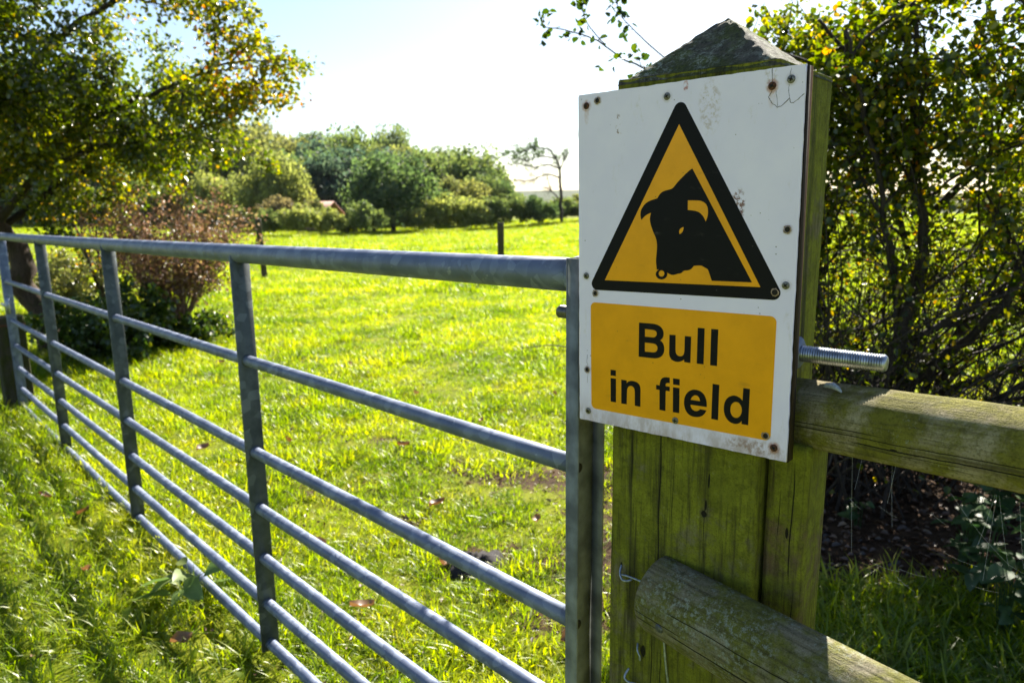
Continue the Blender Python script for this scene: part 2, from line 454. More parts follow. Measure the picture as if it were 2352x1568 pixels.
# ================================================================ wood material
def wood(name, axis, brown, grey, algae, algae_amt, cracks=(), spots=(), lichen=0.0, dark=None, stain=None):
    """axis: index of the grain direction in object space. cracks: (across, a0, a1, width); spots: (x, along, rx, rz)"""
    t = NT(name)
    st = [1, 1, 1]; st[axis] = .045
    co = t.coord('Object'); gr = t.coord('Object', tuple(st))
    grain = t.noise(gr, 190, 6, .7); grain2 = t.noise(gr, 45, 5, .6, 1.5)
    patch = t.noise(co, 9, 6, .62, .6); patch2 = t.noise(co, 30, 6, .7); fine = t.noise(co, 420, 4, .7)
    c = t.mix(t.ss(grain2, .3, .7), brown, grey)
    al = t.mix(t.ss(patch2, .35, .7), tuple(v * .62 for v in algae), algae)
    am = t.ss(t.math('ADD', patch, t.math('MULTIPLY', t.math('SUBTRACT', patch2, .5), .5)), .62 - algae_amt * .4, .80 - algae_amt * .4)
    c = t.mix(am, c, al)
    mot = t.noise(co, 70, 8, .75)
    c = t.mix(t.math('MULTIPLY', t.ss(mot, .50, .66), .60), c, tuple(v * .30 for v in algae))
    c = t.mix(t.math('MULTIPLY', t.ss(t.noise(co, 55, 8, .8, .4), .58, .70), .45), c, tuple(min(1, v * 1.35) for v in grey))
    c = t.mix(t.math('MULTIPLY', t.ss(grain, .46, .70), .75), c, tuple(v * .28 for v in brown))
    c = t.mix(t.math('MULTIPLY', t.ss(fine, .48, .68), .55), c, tuple(v * .25 for v in algae))
    if lichen > 0:
        lv = t.noise(co, 150, 8, .8); l2 = t.noise(co, 17, 5, .65)
        lm = t.math('MULTIPLY', t.ss(lv, .62 - lichen * .16, .72 - lichen * .16), t.ss(l2, .40, .62))
        c = t.mix(t.math('MULTIPLY', lm, .85), c, (.30, .33, .27))
    if dark is not None:                       # weather-dark grain patches
        dv = t.noise(gr, 26, 5, .65); c = t.mix(t.math('MULTIPLY', t.ss(dv, .58, .70), dark), c, (.02, .016, .012))
    x = t.sep(co); xs = [x[0], x[1], x[2]]
    ac = 0 if axis == 2 else 2
    hmask = None
    for (p, a0, a1, wd) in cracks:
        wob = t.n('ShaderNodeTexNoise', noise_dimensions='1D'); t.put(wob.inputs['W'], xs[axis]); wob.inputs['Scale'].default_value = 9
        wob.inputs['Detail'].default_value = 4
        q = t.math('ADD', xs[ac], t.math('MULTIPLY', t.math('SUBTRACT', wob.outputs[0], .5), .0055))
        dd = t.math('ABSOLUTE', t.math('SUBTRACT', q, p))
        rng_ = t.math('MULTIPLY', t.ss(xs[axis], a0, a0 + .02), t.math('SUBTRACT', 1, t.ss(xs[axis], a1 - .04, a1)))
        mk = t.math('MULTIPLY', t.math('SUBTRACT', 1, t.ss(dd, wd * .5, wd)), rng_)
        hmask = mk if hmask is None else t.math('MAXIMUM', hmask, mk)
    for (px, pa, rx, ra) in spots:
        ddx = t.math('DIVIDE', t.math('SUBTRACT', xs[ac], px), rx); dda = t.math('DIVIDE', t.math('SUBTRACT', xs[axis], pa), ra)
        rad = t.math('ADD', t.math('MULTIPLY', ddx, ddx), t.math('MULTIPLY', dda, dda))
        rad = t.math('ADD', rad, t.math('MULTIPLY', t.math('SUBTRACT', grain2, .5), 3.5))
        mk = t.math('SUBTRACT', 1, t.ss(rad, .6, 1.0))
        hmask = mk if hmask is None else t.math('MAXIMUM', hmask, mk)
    h = t.math('ADD', t.math('MULTIPLY', grain, .5), t.math('MULTIPLY', fine, .35))
    if hmask is not None:
        c = t.mix(t.math('MULTIPLY', hmask, .93), c, (.008, .006, .004))
        h = t.math('SUBTRACT', h, t.math('MULTIPLY', hmask, 1.6))
    return t.principled(c, .88, 0, t.bump(t.math('ADD', h, t.math('MULTIPLY', mot, .8)), 1.0, .005), .25)

ALGAE = (.25, .262, .020); BROWN = (.12, .095, .045); GREY = (.25, .225, .14)
M_POST = wood('algae_stained_post', 2, BROWN, GREY, ALGAE, .84,
              cracks=[(.128, .70, .99, .0010), (.083, .88, .97, .0006), (.148, .84, .97, .0004), (.196, .80, .90, .0004), (.122, .4, .68, .0008), (.136, .3, .66, .0008)],
              spots=[(.195, .871, .0040, .0050), (.197, .884, .0014, .008), (.200, .919, .0013, .010), (.107, .632, .0045, .010), (.069, .754, .0018, .006)], dark=.75)
M_CAP = wood('lichened_cap', 2, (.055, .048, .040), (.12, .11, .095), (.085, .10, .025), .40, lichen=.85, dark=.35)
M_POST2 = wood('brown_fence_post', 2, (.15, .095, .045), (.17, .125, .07), ALGAE, .58,
               cracks=[(.303, .80, .97, .0009), (.287, .85, .93, .0005), (.310, .55, .80, .0007)],
               spots=[(.298, .868, .0022, .008)], dark=.5)
M_URAIL = wood('upper_rail_wood', 0, (.22, .18, .09), (.46, .40, .25), (.22, .205, .025), .50,
               cracks=[(-.004, .0, .16, .0006), (-.0095, .03, .7, .0006), (-.017, .11, 1.4, .0009), (-.021, .14, .26, .0004)],
               spots=[(-.017, .165, .0016, .004)], lichen=.2)
M_LRAIL = wood('lower_rail_wood', 0, (.16, .135, .075), (.30, .27, .19), (.18, .18, .03), .46,
               cracks=[(-.012, .055, .6, .0014), (-.004, -.01, .10, .0009), (-.014, -.01, .06, .001), (.016, .05, .8, .0007)], lichen=.8)
M_STAKE = wood('stake_wood', 2, (.07, .055, .035), (.13, .11, .08), (.09, .09, .02), .4)
M_DARKPOST = wood('mossy_latch_post', 2, (.05, .04, .025), (.08, .07, .045), (.06, .065, .012), .55)

# ---------------------------------------------------------------- gate post with its pointed cap
YAW = R(40.7166)
PF = Vector((.09275763, 1.01508063, 0))                 # origin of the post frame: x right, y back, z up
PROT = (0, 0, -YAW)
def pw(u_, b_, z_):
    c, s = math.cos(-YAW), math.sin(-YAW)
    return np.array([PF.x + c * u_ - s * b_, PF.y + s * u_ + c * b_, z_])

def rounded_ring(x0, x1, y0, y1, r, nside):
    pts = []
    cs = [(x0 + r, y0 + r, 180), (x1 - r, y0 + r, 270), (x1 - r, y1 - r, 0), (x0 + r, y1 - r, 90)]
    for k, (cx_, cy_, a0) in enumerate(cs):
        for q in range(4):
            a = R(a0 + 30 * q); pts.append((cx_ + r * math.cos(a), cy_ + r * math.sin(a)))
        nx_, ny_, na_ = cs[(k + 1) % 4]
        e = pts[-1]; a = R(na_); f = (nx_ + r * math.cos(a), ny_ + r * math.sin(a))
        for q in range(1, nside):
            pts.append((e[0] + (f[0] - e[0]) * q / nside, e[1] + (f[1] - e[1]) * q / nside))
    return np.array(pts)

def column(name, ring, zs, mat, parent, amp=.0008, seed=0., top=True, shift=None):
    n = len(ring); c = ring.mean(0); V = []
    for i, z in enumerate(zs):
        for p in ring:
            d = p - c; d = d / np.linalg.norm(d)
            a = amp * (mnoise.noise((p[0] * 60, p[1] * 60, z * 4 + seed)) + .7 * mnoise.noise((p[0] * 200, p[1] * 200, z * 9 + seed)))
            s_ = shift(z) if shift else (0, 0)
            V.append((p[0] + d[0] * a + s_[0], p[1] + d[1] * a + s_[1], z))
    F = [(i * n + j, i * n + (j + 1) % n, i * n + n + (j + 1) % n, i * n + n + j) for i in range(len(zs) - 1) for j in range(n)]
    if top: F.append(tuple(range((len(zs) - 1) * n, len(zs) * n)))
    return obj(name, mesh_np(name, V, F, smooth=True), mat, parent)

gpost = empty('gate_post', PF, PROT)
tag(gpost, 'thick square wooden gate post with pointed lichened cap, green with algae', 'post')
ring = rounded_ring(.048, .2645, .0195, .2045, .006, 12)
column('post_body', ring, np.concatenate([np.linspace(-.3, .4, 8), np.linspace(.42, 1.436, 60)]), M_POST, gpost, top=False)
# cap: four rough slopes that meet in a blunt point
n = len(ring); V = []; ap = np.array([.157, .112])
lv = np.concatenate([[0, .012], np.linspace(.05, .97, 26), [1.0]])
for i, q in enumerate(lv):
    for p in ring:
        xy = p + (ap - p) * (q if i else 0); z = 1.430 + (.006 if i == 1 else 0) + (q * .084 if i else 0)
        a = .0015 * mnoise.noise((xy[0] * 110, xy[1] * 110, z * 110)) + .0011 * mnoise.noise((xy[0] * 300, xy[1] * 300, z * 300))
        if i == 0: a = .0005
        d = p - ap; d = d / np.linalg.norm(d)
        if q > .9: z -= .5 * (q - .9) * .06
        V.append((xy[0] + d[0] * (a + .001) * .6, xy[1] + d[1] * (a + .001) * .6, z + a * .8 * (1 if i else 0)))
F = [(i * n + j, i * n + (j + 1) % n, i * n + n + (j + 1) % n, i * n + n + j) for i in range(len(lv) - 1) for j in range(n)]
F.append(tuple(range((len(lv) - 1) * n, len(lv) * n)))
o = obj('cap', mesh_np('cap', V, F, smooth=True), M_CAP, gpost)
o['label'] = 'dark pointed cap speckled with pale lichen'
# wire staples left in the front face
M_WIRE = plain('weathered_wire', (.30, .34, .42), .45, .75, var=.3, scale=200)
def wire(name, pts, r, parent, mat=None):
    m = MB(); P = []
    pts = [Vector(p) for p in pts]
    for i in range(len(pts) - 1):
        a = pts[max(i - 1, 0)]; b = pts[i]; c = pts[i + 1]; d = pts[min(i + 2, len(pts) - 1)]
        for q in np.linspace(0, 1, 6, endpoint=False):
            P.append(.5 * ((2 * b) + (c - a) * q + (2 * a - 5 * b + 4 * c - d) * q * q + (3 * b - a - 3 * c + d) * q ** 3))
    P.append(pts[-1])
    m.tube([tuple(p) for p in P], r, 7); return m.build(name, mat or M_WIRE, parent, True)
wire('wire', [(.068, .022, .756), (.071, .012, .747), (.077, .0085, .7395), (.086, .0085, .7405), (.091, .013, .743)], .0017, gpost)
wire('wire', [(.073, .019, .741), (.076, .010, .746), (.086, .0095, .7475), (.105, .012, .7455), (.126, .014, .742)], .0015, gpost)
wire('wire', [(.142, .014, .69), (.146, .0135, .655), (.150, .013, .625), (.155, .015, .585), (.158, .016, .53)], .0016, gpost)
wire('wire', [(.099, .020, .640), (.103, .0125, .634), (.108, .011, .627), (.108, .012, .621), (.104, .017, .620)], .0015, gpost)
wire('wire', [(.085, .020, .593), (.083, .011, .583), (.090, .010, .578), (.104, .012, .579), (.12, .018, .572)], .0017, gpost)

# ---------------------------------------------------------------- threaded hinge bolt through the post
t = NT('galvanised_steel')
co = t.coord('Object'); v1 = t.voro(co, 46, 'F1', 1); v2 = t.noise(co, 14, 5, .6); v3 = t.noise(co, 150, 4, .6)
spang = t.sep(v1)[0]
c = t.mix(t.ss(v2, .3, .7), (.095, .12, .19), (.16, .19, .275))
c = t.mix(t.math('MULTIPLY', t.ss(spang, .55, .95), .45), c, (.30, .345, .44))
c = t.mix(t.math('MULTIPLY', t.ss(t.noise(t.coord('Object', (.6, 1, 1)), 60, 6, .7), .60, .70), .5), c, (.40, .43, .50))
c = t.mix(t.math('MULTIPLY', t.ss(t.noise(co, 22, 6, .7), .62, .72), .45), c, (.09, .085, .075))
rgh = t.math('ADD', .36, t.math('MULTIPLY', spang, .2))
M_GALV = t.principled(c, t.math('ADD', rgh, .10), .42, t.bump(v3, .12, .001), .5)
t = NT('dull_galvanised_bar')
co = t.coord('Object'); v1 = t.voro(co, 40, 'F1', 1); spang = t.sep(v1)[0]
v2 = t.noise(co, 18, 6, .65)
c = t.mix(t.ss(v2, .3, .7), (.050, .062, .066), (.10, .115, .118))
c = t.mix(t.math('MULTIPLY', t.ss(spang, .72, .98), .4), c, (.22, .25, .26))
M_BAR = t.principled(c, .55, .45, t.bump(v2, .15, .001), .4)
M_BOLT = plain('bright_zinc_thread', (.30, .33, .40), .40, .85, var=.35, scale=90)
M_RUST = plain('rusty_nut_iron', (.12, .045, .022), .8, .35, var=.55, scale=90, bump=.4)

def thread(name, L, r, pitch, mat, parent, loc, rot, n=28):
    """threaded rod along +x"""
    V = []; k = int(L / pitch); prof = []
    for i in range(k):
        x = i * pitch
        prof += [(x, r * .865), (x + pitch * .12, r * .865), (x + pitch * .44, r), (x + pitch * .58, r)]
    prof += [(L, r * .87), (L + .001, r * .8)]
    for x, q in prof:
        for j in range(n):
            a = 2 * math.pi * j / n; V.append((x + pitch * j / n * (1 if 0 < x < L - pitch else 0), q * math.cos(a), q * math.sin(a)))
    m = len(prof)
    F = [(i * n + j, i * n + (j + 1) % n, i * n + n + (j + 1) % n, i * n + n + j) for i in range(m - 1) for j in range(n)]
    F += [tuple(range((m - 1) * n, m * n))]
    return obj(name, mesh_np(name, V, [f[::-1] for f in F]), mat, parent, loc, rot)
def hexnut(name, r, L, mat, parent, loc, rot):
    V = []
    for x, q in ((0, r * .93), (.0025, r), (L - .0035, r), (L, r * .86)):
        for j in range(6):
            a = math.pi / 3 * j + .3; V.append((x, q * math.cos(a), q * math.sin(a)))
    F = [(i * 6 + j, i * 6 + (j + 1) % 6, i * 6 + 6 + (j + 1) % 6, i * 6 + 6 + j) for i in range(3) for j in range(6)]
    F += [tuple(range(5, -1, -1)), tuple(range(18, 24))]
    return obj(name, mesh_np(name, V, [f[::-1] for f in F]), mat, parent, loc, rot)
hb = empty('hinge_bolt', tuple(pw(.2645, .100, 1.087)), PROT)
tag(hb, 'long threaded steel hinge bolt jutting out of the side of the gate post', 'bolt')
thread('threaded_rod', .118, .0108, .0030, M_BOLT, hb, (-.002, 0, 0), None)
hexnut('nut', .0212, .013, M_GALV, hb, (.004, 0, 0), None)
m = MB(); m.tube([(0.0005, 0, 0), (.004, 0, 0)], .024, 24); m.build('washer', M_GALV, hb)

# ---------------------------------------------------------------- post and rail fence on the right
def rail(name, p0, p1, prof, mat, parent, amp=.0012, seed=0, nseg=70, taper_end=0.0):
    """prof: closed list of (y, z) offsets; axis from p0 to p1, object x along the axis"""
    p0 = Vector(p0); p1 = Vector(p1); d = p1 - p0; L = d.length
    n = len(prof); V = []
    xs = np.concatenate([[0, .003, .008], np.linspace(.02, L, nseg)])
    for i, x in enumerate(xs):
        sc = (.975 if i == 0 else (.995 if i == 1 else 1.0))
        for (y, z) in prof:
            rr_ = math.hypot(y, z) + 1e-6
            a = amp * (mnoise.noise((x * 5 + seed, y * 60, z * 60)) + .6 * mnoise.noise((x * 18 + seed, y * 160, z * 160)))
            V.append((x, y * sc + y / rr_ * a, z * sc + z / rr_ * a + .004 * mnoise.noise((x * 1.7, seed, 3))))
    F = [(i * n + j, i * n + n + j, i * n + n + (j + 1) % n, i * n + (j + 1) % n) for i in range(len(xs) - 1) for j in range(n)]
    F += [tuple(range(n)), tuple(range((len(xs) - 1) * n + n - 1, (len(xs) - 1) * n - 1, -1))]
    yaw = math.atan2(d.y, d.x); pit = -math.asin(d.z / L)
    o = obj(name, mesh_np(name, V, F, smooth=True), mat, parent, p0, (0, pit, yaw))
    return o
fence = empty('post_and_rail_fence', PF, PROT)
tag(fence, 'weathered wooden post and rail fence beside the gate post, two round-edged rails', 'fence')
ring2 = rounded_ring(.2675, .3200, .0385, .115, .008, 8)
o = column('post', ring2, np.concatenate([np.linspace(-.3, .4, 6), np.linspace(.45, .984, 40)]), M_POST2, fence, .0010, 5.)
o['label'] = 'short brownish post with a knot below the upper rail'
key = [(.030, .0), (.030, .020), (.022, .034), (.008, .0395), (-.006, .0350), (-.017, .0285), (-.026, .0205), (-.032, .0095), (-.0350, -.004),
       (-.0350, -.017), (-.032, -.030), (-.024, -.0385), (0, -.0395), (.024, -.036), (.030, -.02)]
prof_u = []
for i in range(len(key)):
    a_, b_, c_, d_ = [np.array(key[(i + k) % len(key)]) for k in (-1, 0, 1, 2)]
    for q in (0, .5): prof_u.append(tuple(.5 * ((2 * b_) + (c_ - a_) * q + (2 * a_ - 5 * b_ + 4 * c_ - d_) * q * q + (3 * b_ - a_ - 3 * c_ + d_) * q ** 3)))
prof_u = prof_u[::-1] if False else prof_u
U0 = np.array([.266, .0930, 1.0135]); UD = np.array([.234, -.069, .0195]); UD = UD / np.linalg.norm(UD)
o = rail('rail', U0, U0 + UD * 1.75, prof_u, M_URAIL, fence, seed=2)
o['label'] = 'upper rail, sunlit along its top'
prof_l = [(-.060 * math.sin(math.pi * q / 20), .0570 * math.cos(math.pi * q / 20)) for q in range(21)]
prof_l += [(0, -.0570 + .114 * q / 6) for q in range(1, 6)]
L0 = np.array([.140, .018, .7380]); LD = np.array([.96, -.235, .012]); LD = LD / np.linalg.norm(LD)
lr_ = rail('rail', L0, L0 + LD * 1.9, prof_l, M_LRAIL, fence, seed=9)
lr_['label'] = 'thick half-round lower rail blotched with grey lichen'
E1 = U0 + UD * 1.62
ring3 = rounded_ring(E1[0] - .05, E1[0] + .05, E1[1] + .030, E1[1] + .13, .009, 5)
column('post', ring3, np.linspace(-.3, 1.22, 30), M_POST2, fence, .001, 7.)
# nail in the lower rail
M_NAIL = plain('old_nail_head', (.10, .11, .13), .5, .6, var=.4, scale=300)
m = MB(); m.tube([(0, .003, 0), (0, -.0015, 0), (0, -.0026, 0)], [.0062, .0062, .0046], 18)
o = m.build('nail', M_NAIL, lr_, False, (.046, -.0580, -.011), (R(8), 0, 0))
# pale lump on top of the upper rail
m = MB()
V, F = tube_vf([(-.011, 0, 0), (-.008, 0, .003), (0, .001, .0045), (.007, 0, .003), (.012, 0, 0)], [.001, .0030, .0042, .003, .001], 8)
m.add(V, F)
q = U0 + UD * .07 + np.array([0, -.012, .0365])
o = m.build('bird_dropping', plain('chalky_dropping', (.32, .35, .40), .7, var=.3, scale=300), None, True, tuple(pw(*q)), (0, R(6), -YAW - .2))
tag(o, 'small pale bird dropping on top of the upper fence rail', 'bird dropping')

# ================================================================ the warning sign
# outlines in millimetres from the sign's top left corner, x right, y down
SIGN = {
 'bull': [[169.6,103.6],[249.7,238.2],[199.1,238.8],[196.1,231.0],[193.4,224.6],[190.2,223.3],[187.3,221.9],[184.4,220.7],[179.8,220.9],[174.7,221.5],[173.5,223.0],[171.8,225.2],[168.4,227.1],[164.9,227.6],[161.3,228.0],[159.9,229.4],[157.8,231.2],[155.5,231.9],[153.1,232.1],[150.7,233.1],[147.1,234.0],[144.0,234.0],[141.0,233.0],[138.5,231.9],[134.8,228.6],[131.1,227.6],[123.0,228.3],[122.0,221.1],[121.7,215.6],[122.1,210.1],[122.8,203.5],[122.9,196.9],[122.1,191.4],[120.5,186.5],[118.0,182.1],[115.2,176.1],[112.8,169.6],[111.9,164.1],[112.3,159.8],[113.5,156.1],[110.2,157.0],[106.4,158.9],[103.3,161.0],[99.5,165.0],[98.4,161.9],[97.9,157.5],[98.5,153.1],[100.6,149.3],[104.3,145.0],[108.7,142.1],[113.7,140.2],[118.6,139.0],[122.5,138.0],[123.5,136.1],[125.3,133.5],[127.7,131.1],[131.9,129.1],[136.7,128.2],[143.3,126.7],[147.3,122.4],[151.9,117.4],[156.5,113.4],[161.7,108.9],[165.6,105.8]],
 'horn': [[164.5,141.4],[172.2,141.6],[180.7,142.1],[184.1,143.1],[187.0,144.7],[189.3,147.0],[190.8,149.9],[191.7,154.0],[191.8,158.1],[191.0,162.2],[189.0,167.5],[186.9,163.2],[184.6,160.1],[181.7,157.2],[178.2,155.2],[173.6,154.1],[169.0,153.6],[164.7,153.2]],
 'eye': [[159.7,173.9],[159.7,175.9],[159.1,178.5],[157.7,180.7],[155.6,182.3],[154.2,182.7],[153.4,180.2],[153.9,177.5],[155.3,175.7],[157.6,174.4]],
 'ring_out': [[138.2,233.5],[138.0,235.0],[137.4,236.4],[136.5,237.7],[135.2,238.8],[133.7,239.7],[132.0,240.3],[130.2,240.5],[128.3,240.4],[126.6,240.0],[125.0,239.3],[123.7,238.3],[122.7,237.1],[122.1,235.7],[121.8,234.3],[122.0,232.8],[122.6,231.3],[123.6,230.0],[124.9,228.9],[126.4,228.0],[128.1,227.5],[130.0,227.2],[131.8,227.3],[133.5,227.7],[135.0,228.5],[136.3,229.5],[137.3,230.7],[138.0,232.0]],
 'ring_in': [[134.2,232.8],[134.2,233.7],[133.9,234.6],[133.4,235.4],[132.7,236.1],[131.9,236.6],[131.0,236.9],[130.1,237.1],[129.2,237.0],[128.3,236.8],[127.5,236.3],[126.8,235.7],[126.3,234.9],[125.9,234.1],[125.8,233.2],[125.9,232.3],[126.2,231.4],[126.7,230.6],[127.4,229.9],[128.2,229.4],[129.0,229.0],[130.0,228.9],[130.9,229.0],[131.8,229.2],[132.6,229.7],[133.3,230.3],[133.8,231.0],[134.1,231.9]],
 'tri_in': [[150.5,50.0],[43.2,245.9],[260.0,243.2]],
 'B': [[97.5,299.7],[118.6,299.4],[123.9,299.9],[129.1,301.8],[132.6,305.2],[134.3,309.7],[134.1,314.1],[132.8,317.3],[129.4,320.5],[132.9,322.8],[135.2,327.3],[135.7,332.0],[134.9,336.9],[132.3,341.1],[128.0,343.9],[122.8,345.4],[116.5,345.6],[97.5,346.0]],
 'B1': [[106.5,307.5],[118.7,307.5],[122.2,308.1],[124.4,310.7],[124.2,313.9],[122.3,316.4],[119.3,317.7],[106.6,317.8]],
 'B2': [[106.5,325.7],[118.9,325.6],[123.4,326.4],[125.7,329.6],[125.7,333.2],[123.9,336.2],[120.0,337.7],[106.7,338.0]],
 'u': [[142.8,311.6],[151.5,311.2],[151.8,331.7],[152.7,335.5],[155.0,337.8],[158.4,338.4],[161.3,337.6],[163.6,335.4],[164.5,331.0],[164.6,311.1],[173.3,311.1],[173.1,345.1],[164.6,345.0],[164.2,341.7],[162.3,343.3],[159.0,345.1],[155.2,346.1],[150.5,345.8],[146.2,343.8],[143.6,340.5],[142.8,336.7]],
 'l1': [[182.1,298.8],[191.3,298.7],[191.2,344.7],[182.0,344.7]],
 'l2': [[200.2,298.5],[209.3,298.4],[209.1,344.5],[200.1,344.6]],
 'i1d': [[53.0,369.8],[61.5,369.8],[61.5,377.9],[53.0,377.9]],
 'i1': [[53.1,381.8],[61.7,381.7],[62.0,415.3],[53.4,415.4]],
 'n': [[70.5,381.6],[79.0,381.5],[79.0,385.5],[81.5,382.7],[85.4,381.0],[90.3,380.8],[95.8,381.9],[99.3,384.7],[100.7,389.4],[100.9,415.1],[92.3,415.1],[92.0,394.6],[91.0,390.4],[88.2,388.2],[84.9,388.1],[81.6,389.8],[79.6,393.6],[79.4,415.2],[70.7,415.4]],
 'f': [[124.5,381.0],[129.8,381.0],[129.9,378.3],[131.2,373.3],[133.7,370.1],[138.3,368.5],[144.3,368.6],[144.4,375.7],[141.0,375.9],[138.8,377.2],[138.4,379.9],[138.5,380.8],[144.5,380.7],[144.6,386.8],[138.7,386.9],[138.8,414.4],[130.1,414.4],[129.7,387.2],[124.5,387.1]],
 'i2d': [[149.2,368.7],[158.5,368.5],[158.7,376.7],[149.4,376.8]],
 'i2': [[149.3,380.6],[158.6,380.3],[159.0,413.9],[149.9,414.1]],
 'e': [[197.2,399.2],[197.0,393.0],[195.5,387.8],[192.5,382.7],[187.6,379.7],[181.8,378.9],[177.0,379.6],[172.2,382.2],[168.4,386.5],[166.0,392.5],[165.5,398.2],[166.2,403.7],[168.3,409.0],[171.9,413.0],[176.9,415.0],[183.7,415.0],[189.5,413.2],[194.2,409.4],[196.9,403.7],[188.1,403.7],[186.4,405.7],[183.0,407.3],[179.6,407.0],[176.4,405.2],[174.9,402.2],[174.6,399.8]],
 'e1': [[174.6,393.4],[176.3,389.5],[178.7,387.2],[181.5,386.1],[184.5,386.6],[186.9,389.1],[188.0,393.2]],
 'l3': [[204.2,368.0],[213.0,368.0],[212.8,413.6],[203.8,413.6]],
 'd': [[244.1,367.4],[252.3,367.5],[251.9,413.0],[243.6,413.1],[243.6,409.1],[241.4,411.9],[238.4,413.8],[234.3,414.6],[228.8,413.6],[224.2,410.1],[221.1,404.8],[219.8,398.2],[220.3,390.9],[222.5,385.2],[226.0,381.1],[231.3,378.7],[235.8,378.6],[240.4,380.5],[243.7,383.5]],
 'd1': [[235.6,386.0],[238.8,386.5],[241.5,389.2],[243.3,393.3],[243.2,398.7],[241.6,403.0],[238.5,406.0],[235.0,406.8],[231.8,405.6],[229.4,402.4],[228.4,398.6],[228.7,393.1],[230.3,389.3],[233.0,386.9]],
}

sign = empty('warning_sign', (PF.x, PF.y, 1.42098928), (R(.31), R(-.53), -YAW))
tag(sign, 'white and yellow warning sign with a bull head triangle screwed to the gate post', 'sign')

SCREWS = [(133.2, 15.6, 0), (284.5, 13.9, 0), (289.4, 239.7, 0), (12.5, 241.4, 0), (15.3, 435.5, 0), (153.5, 425.0, 0), (284.6, 435.4, 1), (13.3, 14.9, 1), (263.7, 18.6, 1)]
HOLES = [(31.0, 9.9), (288.3, 176.2), (27.5, 264.8), (277.6, 248.2), (13.8, 374.8), (274.0, 422.1)]
t = NT('white_sign_face')
co = t.coord('Object'); x = t.sep(co)
n1 = t.noise(co, 14, 5, .6); n2 = t.noise(co, 140, 6, .7); n3 = t.noise(t.coord('Object', (1, 1, .25)), 60, 6, .7)
c = t.mix(t.ss(n1, .3, .75), (.76, .69, .97), (.82, .745, 1.0))
gm = t.math('MULTIPLY', t.ss(t.math('ADD', t.math('MULTIPLY', x[2], -1), t.math('MULTIPLY', t.math('SUBTRACT', n1, .5), .05)), .405, .452), t.ss(t.noise(t.coord('Object', (1, 1, .4)), 42, 7, .72), .36, .66))
c = t.mix(t.math('MULTIPLY', gm, .72), c, (.36, .25, .25))
c = t.mix(t.math('MULTIPLY', t.math('MULTIPLY', t.ss(n3, .57, .72), t.ss(n2, .4, .6)), .35), c, (.50, .42, .40))
sp = t.voro(co, 95, 'F1', 0); spk = t.math('MULTIPLY', t.math('SUBTRACT', 1, t.ss(sp, .05, .10)), t.ss(t.noise(co, 37, 2), .52, .6))
c = t.mix(t.math('MULTIPLY', spk, .8), c, (.07, .05, .045))
def blot(c, px, py, rx, ry, col, amt, lo=.45, hi=.62, sc=None):
    ax = t.math('DIVIDE', t.math('SUBTRACT', x[0], px / 1000), rx / 1000); az = t.math('DIVIDE', t.math('ADD', x[2], py / 1000), ry / 1000)
    rd = t.math('ADD', t.math('MULTIPLY', ax, ax), t.math('MULTIPLY', az, az))
    return t.mix(t.math('MULTIPLY', t.math('MULTIPLY', t.math('SUBTRACT', 1, t.ss(rd, .25, 1)), t.ss(sc or n2, lo, hi)), amt), c, col)
c = blot(c, 229, 148, 11, 22, (.16, .05, .03), .9, .47, .55)
c = blot(c, 158, 6, 4, 8, (.40, .10, .07), .8, .42, .6)
c = blot(c, 190, 33, 17, 38, (.40, .28, .24), .55, .46, .62)
c = blot(c, 262, 6, 9, 14, (.45, .36, .33), .6)
c = blot(c, 64, 45, 6, 20, (.2, .08, .05), .75, .56, .6)
for (px, py, rust) in SCREWS:
    if rust:
        c = blot(c, px, py, 9, 9, (.38, .13, .05), .8, .3, .6)
        c = blot(c, px, py + 12, 5, 14, (.55, .32, .22), .5, .3, .7)
    else: c = blot(c, px, py, 8.5, 8.5, (.42, .33, .30), .55, .3, .7)
for (px, py) in HOLES: c = blot(c, px, py, 7.5, 7.5, (.38, .26, .20), .6, .3, .65)
c = blot(c, 258, 440, 44, 12, (.26, .14, .10), .7, .42, .6)
M_SWHITE = t.principled(c, t.math('ADD', .36, t.math('MULTIPLY', n1, .2)), 0, t.bump(n2, .04, .0004), .3)

def print_mat(name, col, dirt, rough, amt, spec=.3):
    t = NT(name); co = t.coord('Object'); n1 = t.noise(co, 18, 5, .6); n2 = t.noise(co, 500, 3, .6); n3 = t.noise(t.coord('Object', (.35, 1, 1.3), rot=(0, R(25), 0)), 55, 6, .75)
    c = t.mix(t.ss(n1, .3, .72), col, tuple(min(1, v * .86) for v in col))
    c = t.mix(t.math('MULTIPLY', t.ss(n2, .55, .8), .22), c, tuple(min(1, v * 1.25 + .01) for v in col))
    c = t.mix(t.math('MULTIPLY', t.math('MULTIPLY', t.ss(n3, .58, .72), t.ss(n1, .42, .62)), amt), c, dirt)
    sp = t.voro(co, 80, 'F1', 0); spk = t.math('MULTIPLY', t.math('SUBTRACT', 1, t.ss(sp, .04, .09)), t.ss(t.noise(co, 33, 2), .53, .6))
    c = t.mix(t.math('MULTIPLY', spk, .7), c, dirt)
    return t.principled(c, rough, 0, None, spec)
M_SYEL = print_mat('amber_yellow_print', (.86, .36, .004), (.25, .11, .02), .38, .35)
M_SBLK = print_mat('black_print', (.006, .006, .009), (.075, .065, .065), .5, .5, .12)

